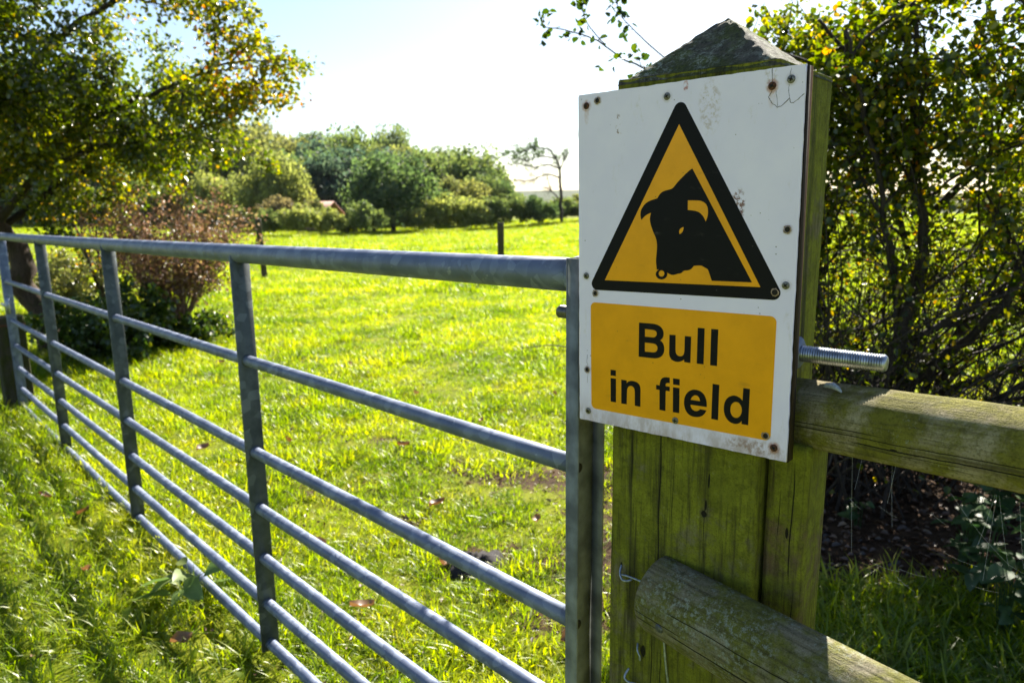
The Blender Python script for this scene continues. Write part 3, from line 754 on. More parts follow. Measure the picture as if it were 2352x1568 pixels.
def poly(name, loops, y0, th, mat, parent):
    """filled outline(s) in sign millimetres, with holes, as a thin solid between y0 and y0+th"""
    cu = bpy.data.curves.new(name, 'CURVE'); cu.dimensions = '2D'; cu.fill_mode = 'BOTH'; cu.extrude = th / 2
    for lp in loops:
        sp = cu.splines.new('POLY'); sp.points.add(len(lp) - 1); sp.use_cyclic_u = True
        for q, (a, b) in zip(sp.points, lp): q.co = (a / 1000, -b / 1000, 0, 1)
    co_ = bpy.data.objects.new(name, cu)
    me = bpy.data.meshes.new_from_object(co_)
    bpy.data.objects.remove(co_); bpy.data.curves.remove(cu)
    n = len(me.vertices); a = np.zeros(n * 3, np.float32); me.vertices.foreach_get('co', a); a = a.reshape(-1, 3)
    a = np.stack([a[:, 0], y0 + th / 2 - a[:, 2], a[:, 1]], 1)
    me.vertices.foreach_set('co', a.ravel()); me.flip_normals(); me.materials.clear(); me.update()
    return obj(name, me, mat, parent)
def rounded_poly(pts, r, n=8):
    out = []; P = [Vector(p) for p in pts]; k = len(P)
    for i in range(k):
        a, b, c = P[i - 1], P[i], P[(i + 1) % k]
        d1 = (a - b).normalized(); d2 = (c - b).normalized()
        ang = d1.angle(d2); L = r / math.tan(ang / 2)
        s, e = b + d1 * L, b + d2 * L
        ctr = b + (d1 + d2).normalized() * (r / math.sin(ang / 2))
        v0, v1 = s - ctr, e - ctr
        tot = v0.angle_signed(v1)
        for q in range(n + 1):
            th = -tot * q / n; cs, sn = math.cos(th), math.sin(th)
            out.append((ctr.x + v0.x * cs - v0.y * sn, ctr.y + v0.x * sn + v0.y * cs))
    return out
def smooth_loop(pts, k=2, lim=48):
    P = [Vector(p) for p in pts]
    for _ in range(k):
        out = []; n = len(P)
        for i in range(n):
            a, b, c = P[i - 1], P[i], P[(i + 1) % n]; e1 = b - a; e2 = c - b
            if e1.length < 1e-6 or e2.length < 1e-6 or math.degrees(e1.angle(e2)) > lim or max(e1.length, e2.length) > 24: out.append(b)
            else:
                d = min(e1.length, e2.length) * .25
                out += [b - e1.normalized() * d, b + e2.normalized() * d]
        P = out
    return [(p.x, p.y) for p in P]
# face plate with slightly nibbled edges, on a plywood backing board
rs = random.Random(4); edge = []
def nib(a, b, n):
    for i in range(n):
        q = i / n; dx, dy = b[0] - a[0], b[1] - a[1]; L = math.hypot(dx, dy)
        k = rs.gauss(0, .22) if 0 < i else 0
        edge.append((a[0] + dx * q - dy / L * k, a[1] + dy * q + dx / L * k))
cr = [(1.5, 0), (300, 0), (300, 450), (1.0, 450), (0, 449), (0, 2)]
for i in range(len(cr)): nib(cr[i], cr[(i + 1) % len(cr)], 46 if math.hypot(cr[i][0] - cr[(i + 1) % len(cr)][0], cr[i][1] - cr[(i + 1) % len(cr)][1]) > 50 else 1)
poly('face_plate', [edge], 0.0, .003, M_SWHITE, sign)
t = NT('plywood_edge_and_back'); co = t.coord('Object'); x = t.sep(co)
ply = t.math('SINE', t.math('MULTIPLY', x[1], 2 * math.pi / .0042))
nz = t.noise(t.coord('Object', (1, 1, .1)), 120, 5, .7)
c = t.mix(t.ss(t.math('ADD', ply, t.math('MULTIPLY', nz, 1.2)), .0, 1.2), (.012, .009, .008), (.055, .035, .024))
c = t.mix(t.math('MULTIPLY', t.ss(nz, .6, .75), .6), c, (.13, .09, .06))
M_PLY = t.principled(c, .85, 0, t.bump(nz, .5, .001), .2)
m = MB(); m.box(.001, .3012, .0032, .0185, -.4512, -.0005); m.build('backing_board', M_PLY, sign)
# printed shapes, each a hair proud of the one below
tri = poly('triangle_border', [rounded_poly([(151.3, 15.5), (15.4, 260.3), (289.8, 257.2)], 8.5)], -.0003, .0003, M_SBLK, sign)
poly('triangle_field', [SIGN['tri_in']], -.0006, .0003, M_SYEL, sign)
poly('bull_head', [smooth_loop(SIGN[k]) for k in ('bull', 'horn', 'eye')], -.0009, .0003, M_SBLK, sign)
poly('nose_ring', [SIGN['ring_out'], SIGN['ring_in']], -.0012, .0003, M_SBLK, sign)
poly('text_panel', [rounded_poly([(19.6, 277.6), (280.8, 276.4), (280.0, 427.8), (20.6, 430.4)], 7.5)], -.0003, .0003, M_SYEL, sign)
for nm, loops in [('letter_b', ['B', 'B1', 'B2']), ('letter_u', ['u']), ('letter_l', ['l1']), ('letter_l', ['l2']), ('letter_i', ['i1', 'i1d']), ('letter_n', ['n']),
                  ('letter_f', ['f']), ('letter_i', ['i2', 'i2d']), ('letter_e', ['e', 'e1']), ('letter_l', ['l3']), ('letter_d', ['d', 'd1'])]:
    poly(nm, [smooth_loop(SIGN[k]) for k in loops], -.0006, .0003, M_SBLK, sign)
# screws and old screw holes
M_SCREW = plain('dull_screw_head', (.16, .155, .15), .42, .7, var=.4, scale=500)
M_SRUST = plain('rusty_screw_head', (.10, .035, .018), .8, .2, var=.5, scale=400)
M_HOLE = plain('dark_hole', (.012, .009, .007), .9, var=.3, scale=300)
M_HRIM = plain('splintered_rim', (.30, .21, .15), .8, var=.5, scale=600)
def disc(r0, r1, y0, y1, n=20):
    return [(r0 * math.cos(2 * math.pi * k / n), y0, r0 * math.sin(2 * math.pi * k / n)) for k in range(n)] + [(r1 * math.cos(2 * math.pi * k / n), y1, r1 * math.sin(2 * math.pi * k / n)) for k in range(n)]
def screw(px, py, rust):
    n = 20; yb = -.0004
    V = disc(.0046, .0041, yb, yb - .0009) + disc(.0041, .0030, yb - .0009, yb - .0013)
    F = [(k, (k + 1) % n, n + (k + 1) % n, n + k) for k in range(n)] + [(2 * n + k, 2 * n + (k + 1) % n, 3 * n + (k + 1) % n, 3 * n + k) for k in range(n)] + [tuple(range(3 * n, 4 * n))]
    o = obj('screw', mesh_np('screw', V, F, smooth=False), M_SRUST if rust else M_SCREW, sign, (px / 1000, 0, -py / 1000), (0, rs.uniform(0, 3), 0))
    m = MB()
    m.box(-.0026, .0026, yb - .0016, yb - .00125, -.00055, .00055); m.box(-.00055, .00055, yb - .00162, yb - .00127, -.0026, .0026)
    m.box(-.0011, .0011, yb - .0017, yb - .0013, -.0011, .0011)
    m.build('cross_slot', M_HOLE, o)
for q in SCREWS: screw(*q)
for (px, py) in HOLES:
    n = 18; V = []
    for k in range(n):
        a = 2 * math.pi * k / n; e = rs.uniform(.86, 1.16); V.append((.0047 * e * math.cos(a), -.0010, .0047 * e * math.sin(a)))
    for k in range(n):
        a = 2 * math.pi * k / n; V.append((.0034 * math.cos(a), -.0016, .0034 * math.sin(a)))
    F = [(k, (k + 1) % n, n + (k + 1) % n, n + k) for k in range(n)]
    o = obj('screw_hole', mesh_np('screw_hole', V, F), M_HRIM, sign, (px / 1000, 0, -py / 1000))
    m = MB(); m.add([(.0031 * math.cos(2 * math.pi * k / 16) + .0003, -.0014, .0031 * math.sin(2 * math.pi * k / 16)) for k in range(16)], [tuple(range(16))])
    m.build('pit', M_HOLE, o)
# hairline cracks in the face near the top right corner
def ribbon(pts, w0):
    m = MB(); P = []
    for (a, b), (c, d) in zip(pts[:-1], pts[1:]):
        for q in np.linspace(0, 1, 5, endpoint=False): P.append((a + (c - a) * q + rs.gauss(0, .22), b + (d - b) * q + rs.gauss(0, .22)))
    P.append(pts[-1]); V = []
    for i, (a, b) in enumerate(P):
        a2, b2 = P[min(i + 1, len(P) - 1)]; a1, b1 = P[max(i - 1, 0)]
        L = math.hypot(a2 - a1, b2 - b1) + 1e-6; nx_, ny_ = -(b2 - b1) / L, (a2 - a1) / L
        wv = w0 * rs.uniform(.5, 1.2)
        V += [((a + nx_ * wv) / 1000, -.0002, -(b + ny_ * wv) / 1000), ((a - nx_ * wv) / 1000, -.0002, -(b - ny_ * wv) / 1000)]
    m.add(V, [(2 * i, 2 * i + 1, 2 * i + 3, 2 * i + 2) for i in range(len(P) - 1)])
    m.build('crack', M_HOLE, sign)
ribbon([(262.9, .3), (263.4, 14)], .35)
ribbon([(264, 24), (260, 30), (263, 36), (270.5, 42), (275, 41), (283.5, 34), (285, 38.5), (288, 39), (294, 35), (299.5, 31)], .33)
ribbon([(268, 24), (270.8, 41)], .2)
ribbon([(284, 2), (283, 10)], .2)
ribbon([(282.5, 19), (282.2, 26), (283.5, 34)], .22)
ribbon([(14, 353), (12.5, 362), (14.5, 369)], .2)
ribbon([(14.5, 381), (13.8, 394)], .2)

# ================================================================ the metal gate
M_STILE = plain('grey_zinc_stile', (.17, .185, .175), .7, .12, var=.45, scale=22)
GROT = math.atan2(GDIR[1], GDIR[0])
gate = empty('field_gate', (GATE0[0], GATE0[1], 0), (0, 0, GROT))
tag(gate, 'long galvanised tubular metal field gate with seven horizontal rails', 'gate')
SL = -.0140; ZT = 1.1735; GL = 5.12
RAILS = [0, .296, .562, .733, .889, 1.034, 1.166]
def gzr(k, s): return ZT - RAILS[k] * (1 + .006 * min(s, 1.2)) + SL * s
for k in range(7):
    m = MB(); r = .0255 if k == 0 else .0156
    ss_ = np.linspace(-.042 if k else -.043, GL - .01, 40)
    sag = lambda s: -.004 * math.sin(math.pi * s / GL)
    m.tube([(s, .0008 * math.sin(s * 5 + k), gzr(k, s) + sag(s)) for s in ss_], r, 20)
    o = m.build('top_rail' if k == 0 else 'rail', M_GALV, gate, True)
    if k == 1:
        m = MB(); c0 = 1.62
        m.tube([(c0 - .004, 0, gzr(1, c0) - .003), (c0 + .004, 0, gzr(1, c0) - .003)], .0168, 18); m.build('joint_ring', M_BAR, o)
for s0 in (1.205, 2.515, 3.85):
    m = MB(); zt = gzr(0, s0) - .006; zb = gzr(6, s0) - .022
    m.box(s0 - .0042, s0 + .0042, -.0265, .0265, zb, zt, .0008); m.build('upright', M_BAR, gate)
# weld beads where the rails pass through the uprights
wm = MB(); wm.tube([(-.0085, 0, 0), (-.006, 0, 0), (.006, 0, 0), (.0085, 0, 0)], [.0158, .0188, .0188, .0158], 12)
wme = mesh_np('weld', wm.v, wm.f, {'tint': wm.a}, True); wme.materials.append(M_BAR)
for s0 in (1.205, 2.515, 3.85):
    for k in range(1, 7): obj('weld', wme, None, gate, (s0, 0, gzr(k, s0) - .004 * math.sin(math.pi * s0 / GL)))
# hinge stile: channel open towards the post
m = MB(); zt = ZT + .028; zb = gzr(6, 0) - .05
m.box(-.0455, -.0420, -.031, .031, zb, zt); m.box(-.0660, -.04552, .0272, .0310, zb, zt - .0001); m.box(-.0660, -.04552, -.0310, -.0272, zb, zt - .0001)
m.build('hinge_stile', M_STILE, gate)
for k in range(1, 7):
    m = MB(); z = gzr(k, 0); m.tube([(-.0457, .006, z), (-.0466, .006, z)], .008, 14); m.build('drain_hole', M_HOLE, gate)
# weld collar at the top rail
m = MB(); m.tube([(-.0425, 0, ZT), (-.036, 0, ZT), (-.030, 0, ZT)], [.0302, .0290, .0257], 20); m.build('weld', M_GALV, gate, True)
# hinge eye stub
zs_ = 1.1170
thread('hinge_stub', .036, .0100, .0028, plain('dark_thread', (.14, .145, .155), .45, .7, var=.3, scale=200), gate, (-.038, .002, zs_), None)
hexnut('nut', .0185, .0135, M_RUST, gate, (-.0415, .002, zs_), None)
# latch stile at the far end with its catch
m = MB(); s0 = GL; zt = gzr(0, s0) + .02; zb = gzr(6, s0) - .03
m.box(s0 - .02, s0 + .02, -.0265, .0265, zb, zt, .001); m.build('latch_stile', M_GALV, gate)
m = MB(); zc = gzr(2, s0) + .10
m.box(s0 - .045, s0 - .021, .004, .030, zc - .05, zc + .06, .003); m.tube([(s0 - .03, .02, zc), (s0 + .16, .02, zc)], .010, 10)
m.build('latch', M_BOLT, gate)
# wooden latch post at the far end
q = GATE0 + GDIR * (GL + .17); zg = float(gz(q[0], q[1]))
lp = empty('latch_post', (q[0], q[1], zg), (0, 0, GROT))
tag(lp, 'low dark mossy wooden post at the latch end of the metal gate', 'post')
column('post_body', rounded_ring(-.085, .085, -.085, .085, .012, 5), np.linspace(-.3, .66, 24), M_DARKPOST, lp, .002, 3.)
m = MB(); m.box(-.0875, .0875, -.0875, .0875, .60, .614, .001); m.build('metal_band', M_RUST, lp)

# ================================================================ growing things
def poly_branch(rng, p0, d, L, n, wig, droop):
    P = [np.array(p0, float)]; d = np.array(d, float) / np.linalg.norm(d)
    for i in range(n):
        d = d + rng.normal(0, wig, 3) + np.array([0, 0, -droop]); d /= np.linalg.norm(d)
        P.append(P[-1] + d * L / n)
    return np.array(P)

class Plant:
    """woody plant: limbs are given, side branches and twigs grow from them; leaves sit on the twigs"""
    def __init__(s, seed):
        s.rng = np.random.default_rng(seed); s.wood = MB(); s.lp = []; s.ld = []; s.tw = []
    def limb(s, pts, r0, r1, n=7, sub=6):
        P = np.array(pts, float); Q = []
        for i in range(len(P) - 1):
            a, b, c, d = P[max(i - 1, 0)], P[i], P[i + 1], P[min(i + 2, len(P) - 1)]
            for q in np.linspace(0, 1, sub, endpoint=False):
                Q.append(.5 * ((2 * b) + (c - a) * q + (2 * a - 5 * b + 4 * c - d) * q * q + (3 * b - a - 3 * c + d) * q ** 3))
        Q.append(P[-1]); Q = np.array(Q)
        Q[1:-1] += s.rng.normal(0, 1, Q[1:-1].shape) * r0 * .25
        s.wood.tube(Q, np.linspace(r0, r1, len(Q)) * s.rng.uniform(.92, 1.08, len(Q)), n)
        return Q
    def sprout(s, Q, count, L, r, t0=.25, spread=.9, up=.15, wig=.16, droop=.03, n=5, sides=4, keep=None):
        out = []
        for k in range(count):
            t = t0 + (1 - t0) * s.rng.uniform() if k else 1.0
            f = t * (len(Q) - 1); i = min(int(f), len(Q) - 2); p = Q[i] + (Q[i + 1] - Q[i]) * (f - i)
            tg = Q[i + 1] - Q[i]; tg = tg / (np.linalg.norm(tg) + 1e-9)
            d = tg * .8 + s.rng.normal(0, 1, 3) * spread * .6 + np.array([0, 0, up])
            ll = s.rng.uniform(*L) * (1.15 - .4 * t)
            B = poly_branch(s.rng, p, d, ll, n, wig, droop)
            if keep is not None and not keep(B[-1]): continue
            s.wood.tube(B, np.linspace(r, r * .4, len(B)), sides, False)
            out.append(B)
        return out
    def leaf(s, B, count, jit=.03, keep=None):
        count = int(count)
        if count < 1: return
        k = len(B) - 1
        t = s.rng.uniform(.15, 1.0, count) * k; i = np.minimum(t.astype(int), k - 1); f = (t - i)[:, None]
        p = B[i] * (1 - f) + B[i + 1] * f + s.rng.normal(0, jit, (count, 3))
        d = (B[i + 1] - B[i]); d = d / (np.linalg.norm(d, axis=1)[:, None] + 1e-9)
        d = d * .5 + s.rng.normal(0, .7, (count, 3)) + np.array([0, 0, -.15])
        if keep is not None:
            m = np.array([keep(q) for q in p]); p, d = p[m], d[m]
        s.lp.append(p); s.ld.append(d)
    def finish(s, root, wood_name, leaf_name, wmat, lmat, size, tint, aspect=.7, upn=.8, tintf=None, fold=.25):
        s.wood.build(wood_name, wmat, root, True)
        if not s.lp: return
        p = np.concatenate(s.lp); d = np.concatenate(s.ld); n = len(p)
        nr = s.rng.normal(0, .8, (n, 3)) + np.array([0, 0, upn])
        sz = size * s.rng.uniform(.6, 1.3, n)
        ti = np.clip(s.rng.normal(tint[0], tint[1], n), 0, 1)
        if tintf is not None: ti = np.clip(ti + tintf(p), 0, 1)
        obj(leaf_name, leaves_mesh(leaf_name, p, d, nr, sz, ti, aspect, fold), lmat, root)
        return n

M_BARK = wood('tree_bark', 2, (.045, .030, .022), (.11, .075, .055), (.06, .055, .02), .25)
M_TWIG = plain('dark_twig_bark', (.030, .022, .017), .85, var=.4, scale=40)
M_REDTWIG = plain('reddish_twig_bark', (.20, .12, .095), .8, var=.4, scale=30)
M_HAW = leaf_mat('hawthorn_leaves', [(0, (.022, .040, .003)), (.42, (.062, .085, .003)), (.70, (.18, .18, .003)), (.88, (.34, .21, .004)), (1, (.36, .11, .010))], .60, .045, .28, 2.2)
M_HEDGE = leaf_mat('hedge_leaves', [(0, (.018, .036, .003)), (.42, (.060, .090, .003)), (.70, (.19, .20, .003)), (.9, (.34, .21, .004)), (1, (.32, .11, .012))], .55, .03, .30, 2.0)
M_BRAMBLE = leaf_mat('bramble_leaves', [(0, (.022, .048, .010)), (.6, (.055, .095, .012)), (1, (.16, .17, .015))], .40, .04, .35, 1.8)
M_RED = leaf_mat('rusty_shrub_leaves', [(0, (.06, .05, .015)), (.35, (.12, .065, .040)), (.7, (.23, .14, .092)), (1, (.30, .25, .05))], .5, .04, .35, 1.5)
M_OLIVE = leaf_mat('pale_olive_leaves', [(0, (.08, .10, .022)), (.5, (.17, .18, .05)), (1, (.30, .26, .06))], .5, .06, .4, 1.7)

# ---------------------------------------------------------------- hawthorn tree left of the gate
tree = empty('hawthorn_tree', (-4.9, 7.3, float(gz(-4.9, 7.3)) - .1))
tag(tree, 'leaning hawthorn tree with yellowing leaves and red-brown trunk behind the latch end', 'tree')
T0 = np.array([-4.9, 7.3, float(gz(-4.9, 7.3)) - .1])
def rel(pts, o): return [tuple(np.array(p) - o) for p in pts]
pl = Plant(11)
trunk = pl.limb(rel([(-4.70, 7.3, -.25), (-4.78, 7.28, .25), (-4.92, 7.25, .8), (-5.12, 7.2, 1.3)], T0), .135, .10, 11)
pl.wood.build('trunk', M_BARK, tree, True); pl.wood = MB()
limbs = [
    [(-5.1, 7.2, 1.05), (-4.5, 7.0, 1.55), (-3.9, 6.85, 1.78), (-3.2, 6.7, 1.88), (-2.62, 6.6, 1.98)],
    [(-5.2, 7.2, 1.2), (-4.5, 7.0, 1.75), (-3.7, 6.8, 2.10), (-2.95, 6.7, 2.35), (-2.4, 6.64, 2.5)],
    [(-5.2, 7.2, 1.3), (-4.6, 6.9, 2.2), (-3.9, 6.7, 2.75), (-3.2, 6.6, 3.05), (-2.75, 6.55, 3.1)],
    [(-5.2, 7.2, 1.3), (-5.0, 7.1, 2.4), (-4.5, 7.0, 3.4), (-3.7, 6.9, 4.1)],
    [(-5.2, 7.2, 1.3), (-5.6, 7.0, 2.2), (-6.2, 6.9, 3.0), (-6.9, 6.8, 3.4)],
    [(-5.2, 7.2, 1.3), (-4.9, 6.5, 1.9), (-4.4, 5.9, 2.3), (-3.85, 5.5, 2.6)],
    [(-5.2, 7.2, 1.3), (-5.0, 7.9, 2.0), (-4.5, 8.5, 2.4), (-3.9, 8.9, 2.6)],
    [(-5.15, 7.2, 1.1), (-4.9, 6.6, 1.6), (-4.5, 6.1, 1.9), (-4.0, 5.9, 2.1)],
    [(-5.2, 7.2, 1.25), (-5.3, 6.4, 2.2), (-5.2, 5.8, 3.0), (-5.0, 5.4, 3.5)],
    [(-5.1, 7.25, 1.05), (-4.4, 7.5, 1.6), (-3.8, 7.7, 1.85), (-3.2, 7.8, 2.0)],
]
kp = lambda q: True
for k, lm in enumerate(limbs):
    Q = pl.limb(rel(lm, T0), .042, .008, 7)
    for B in pl.sprout(Q, 22, (.45, .95), .009, .15, .95, .12, .17, .02, 6):
        for tw in pl.sprout(B, 8, (.16, .42), .0035, .15, 1.0, .05, .2, .03, 4, 3):
            pl.leaf(tw, 30, .045)
        pl.leaf(B, 24, .06)
n_l = pl.finish(tree, 'branches', 'crown', M_TWIG, M_HAW, .046, (.34, .20), .75, .8,
                tintf=lambda p: .16 * np.clip((p[:, 0] - .9) / 1.6, -.6, 1) + .12 * np.sin(p[:, 0] * 2.3 + p[:, 2] * 3.1))

# ---------------------------------------------------------------- hedge tree on the right
H0 = np.array([2.0, 3.55, float(gz(2.0, 3.55)) - .05])
hedge = empty('hedgerow_tree', tuple(H0))
tag(hedge, 'tangled hedgerow tree with dark bent stems and backlit leaves behind the gate post', 'tree')
pl = Plant(23)
hl = [
    [(1.95, 3.55, -.1), (1.85, 3.35, .45), (1.66, 3.15, 1.0), (1.50, 3.1, 1.5), (1.36, 3.1, 1.95)],
    [(1.62, 3.35, -.1), (1.68, 3.25, .45), (1.80, 3.18, .95), (1.74, 3.18, 1.45), (1.70, 3.25, 2.1)],
    [(2.0, 3.5, .2), (2.2, 3.4, .75), (2.55, 3.3, 1.05), (3.0, 3.3, 1.25)],
    [(2.1, 3.6, 0), (2.4, 3.7, .8), (2.6, 3.75, 1.6), (2.7, 3.8, 2.4), (2.7, 3.8, 3.0)],
    [(1.9, 3.6, .0), (1.65, 3.7, .6), (1.55, 3.8, 1.2), (1.6, 3.9, 1.8)],
    [(1.70, 3.25, .55), (1.92, 3.15, .75), (2.08, 3.1, .86), (2.3, 3.1, .90), (2.7, 3.1, 1.1)],
    [(1.9, 3.4, .4), (2.1, 3.05, .85), (2.2, 2.95, 1.35), (2.15, 3.0, 1.9), (2.0, 3.0, 2.3)],
    [(2.1, 3.5, .3), (2.6, 3.2, .7), (3.1, 3.1, 1.4), (3.3, 3.2, 2.2)],
    [(2.05, 3.6, .8), (1.75, 3.5, 1.5), (1.55, 3.4, 1.85), (1.35, 3.35, 2.05)],
    [(1.95, 3.55, .1), (2.15, 3.2, .35), (2.35, 3.05, .55), (2.6, 3.0, .62)],
    [(2.0, 3.5, 1.2), (2.3, 3.2, 1.7), (2.5, 3.1, 2.2), (2.5, 3.1, 2.8)],
    [(1.55, 3.6, 0), (1.42, 3.55, .6), (1.32, 3.5, 1.1), (1.28, 3.45, 1.55)],
    [(1.40, 3.95, 0), (1.34, 3.9, .7), (1.30, 3.85, 1.3), (1.35, 3.8, 1.75)],
    [(1.7, 3.9, 0), (1.55, 3.75, .5), (1.45, 3.6, .85), (1.30, 3.5, 1.0)],
]
def kh(q):                      # the low sun gets past the hedge to the fence: its near shoulder stays below this plane
    wx, wy, wz = q[0] + H0[0], q[1] + H0[1], q[2] + H0[2]
    lim = 2.08 + .95 * max(0, wx - 1.55) + .3 * (wy - 3.2)
    return wz < lim and wx > 1.02 + .10 * math.sin(wz * 6) and wy > 2.62
rads = [.022, .044, .022, .03, .02, .018, .024, .024, .018, .014, .02, .016, .016, .012]
for k, lm in enumerate(hl):
    Q = pl.limb(rel(lm, H0), rads[k], .007, 8)
    for B in pl.sprout(Q, 22, (.35, .85), .0085, .12, 1.1, .12, .2, .02, 6, 4, kh):
        zt = B[-1][2] + H0[2]
        dens = 7 + 38 * float(sst(np.array(zt), .95, 1.75))
        for tw in pl.sprout(B, 9, (.12, .36), .0034, .1, 1.1, .05, .22, .02, 4, 3, kh):
            pl.leaf(tw, int(dens * .62) + 1, .025, kh)
        pl.leaf(B, int(dens * .7), .04, kh)
# arching shoot that reaches over behind the point of the post
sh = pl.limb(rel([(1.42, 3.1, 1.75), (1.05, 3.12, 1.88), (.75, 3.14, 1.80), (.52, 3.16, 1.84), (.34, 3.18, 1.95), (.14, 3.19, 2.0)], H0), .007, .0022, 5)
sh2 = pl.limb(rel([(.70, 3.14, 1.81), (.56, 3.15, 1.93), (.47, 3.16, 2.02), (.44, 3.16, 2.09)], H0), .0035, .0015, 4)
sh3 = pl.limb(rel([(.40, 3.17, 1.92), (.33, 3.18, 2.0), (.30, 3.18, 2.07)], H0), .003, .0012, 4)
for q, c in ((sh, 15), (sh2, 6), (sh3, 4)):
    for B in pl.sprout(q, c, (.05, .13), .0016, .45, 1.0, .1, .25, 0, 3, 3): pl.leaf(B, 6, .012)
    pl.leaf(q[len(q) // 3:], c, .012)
# suckers and dead canes in the lower tangle
for k in range(200):
    x0, y0 = pl.rng.uniform(1.15, 3.6), pl.rng.uniform(2.85, 4.6)
    if litf(np.array(x0), np.array(y0)) < .2 and x0 < 1.3: continue
    B = poly_branch(pl.rng, np.array([x0, y0, float(gz(x0, y0))]) - H0, (pl.rng.normal(0, .5), pl.rng.normal(-.1, .4), 1.0), pl.rng.uniform(.7, 1.7), 9, .15, .035)
    pl.wood.tube(B, np.linspace(pl.rng.uniform(.0035, .009), .0015, len(B)), 4, False)
    for tw in pl.sprout(B, 6, (.15, .45), .002, .2, 1.2, .0, .25, .02, 5, 3): pl.leaf(tw, pl.rng.integers(0, 3), .03, kh)
for k in range(150):
    x0, y0 = pl.rng.uniform(1.25, 2.0), pl.rng.uniform(3.0, 4.2)
    B = poly_branch(pl.rng, np.array([x0, y0, float(gz(x0, y0))]) - H0, (pl.rng.normal(-.05, .35), pl.rng.normal(0, .3), 1.0), pl.rng.uniform(.9, 1.7), 9, .15, .03)
    pl.wood.tube(B, np.linspace(pl.rng.uniform(.004, .010), .0018, len(B)), 4, False)
    for tw in pl.sprout(B, 8, (.15, .4), .0024, .2, 1.2, .0, .25, .02, 5, 3, kh): pl.leaf(tw, pl.rng.integers(0, 4), .03, kh)
pl.finish(hedge, 'stems', 'crown', M_TWIG, M_HEDGE, .031, (.46, .22), .78, .7, tintf=lambda p: -.45 * (p[:, 0] + H0[0] < 1.0))  # overhanging shoot's leaves tinted darker: their against-the-sun shade is put into the colour

# ---------------------------------------------------------------- shrubs by the left tree
def shrub(name, label, cat, base, seed, n_st, h, spread, leaf_n, size, wmat, lmat, tint, twn=6, r=.008, lift=.0, up=.9, jit=.03):
    b0 = np.array([base[0], base[1], float(gz(*base)) - .03]); root = empty(name, tuple(b0)); tag(root, label, cat)
    p = Plant(seed)
    for k in range(n_st):
        a = p.rng.uniform(0, 6.28); rr_ = spread * math.sqrt(p.rng.uniform())
        d = np.array([math.cos(a) * rr_ / h, math.sin(a) * rr_ / h, up])
        st = np.array([math.cos(a), math.sin(a), 0]) * .12 * rr_ + np.array([0, 0, lift])
        B = poly_branch(p.rng, st, d, h * p.rng.uniform(.65, 1.05), 8, .10, .01)
        p.wood.tube(B, np.linspace(r, r * .3, len(B)), 4, False)
        for tw in p.sprout(B, twn, (h * .15, h * .34), r * .3, .2, 1.1, .1, .2, .01, 5, 3): p.leaf(tw, leaf_n, jit)
    p.finish(root, 'stems', 'foliage', wmat, lmat, size, tint)
    return root
shrub('twiggy_shrub', 'rusty brown twiggy shrub with sparse pinkish leaves behind the gate', 'shrub', (-3.58, 7.75), 31, 74, 1.30, .58, 15, .034, M_REDTWIG, M_RED, (.5, .26), 10, .007, .28, .75)
shrub('bramble_bush', 'low dark green bramble bush at the foot of the leaning hawthorn', 'shrub', (-4.0, 7.0), 32, 42, .72, .6, 30, .055, M_TWIG, M_BRAMBLE, (.35, .22), 6, .005, 0, .6)
shrub('bramble_bush', 'dark green bramble bush under the rusty twiggy shrub', 'shrub', (-3.55, 7.65), 33, 26, .5, .5, 18, .05, M_TWIG, M_BRAMBLE, (.45, .25), 6, .005, 0, .6)
shrub('olive_shrub', 'pale olive leafy shrub between the tree trunk and the twiggy shrub', 'shrub', (-6.3, 10.2), 34, 40, .95, .8, 22, .05, M_TWIG, M_OLIVE, (.5, .22), 6, .008)
shrub('sapling', 'thin dark-stemmed sapling with orange-tinged leaves behind the gate top rail', 'tree', (-5.75, 10.3), 35, 9, 2.3, .5, 16, .045, M_TWIG, M_HAW, (.75, .15), 9, .022)

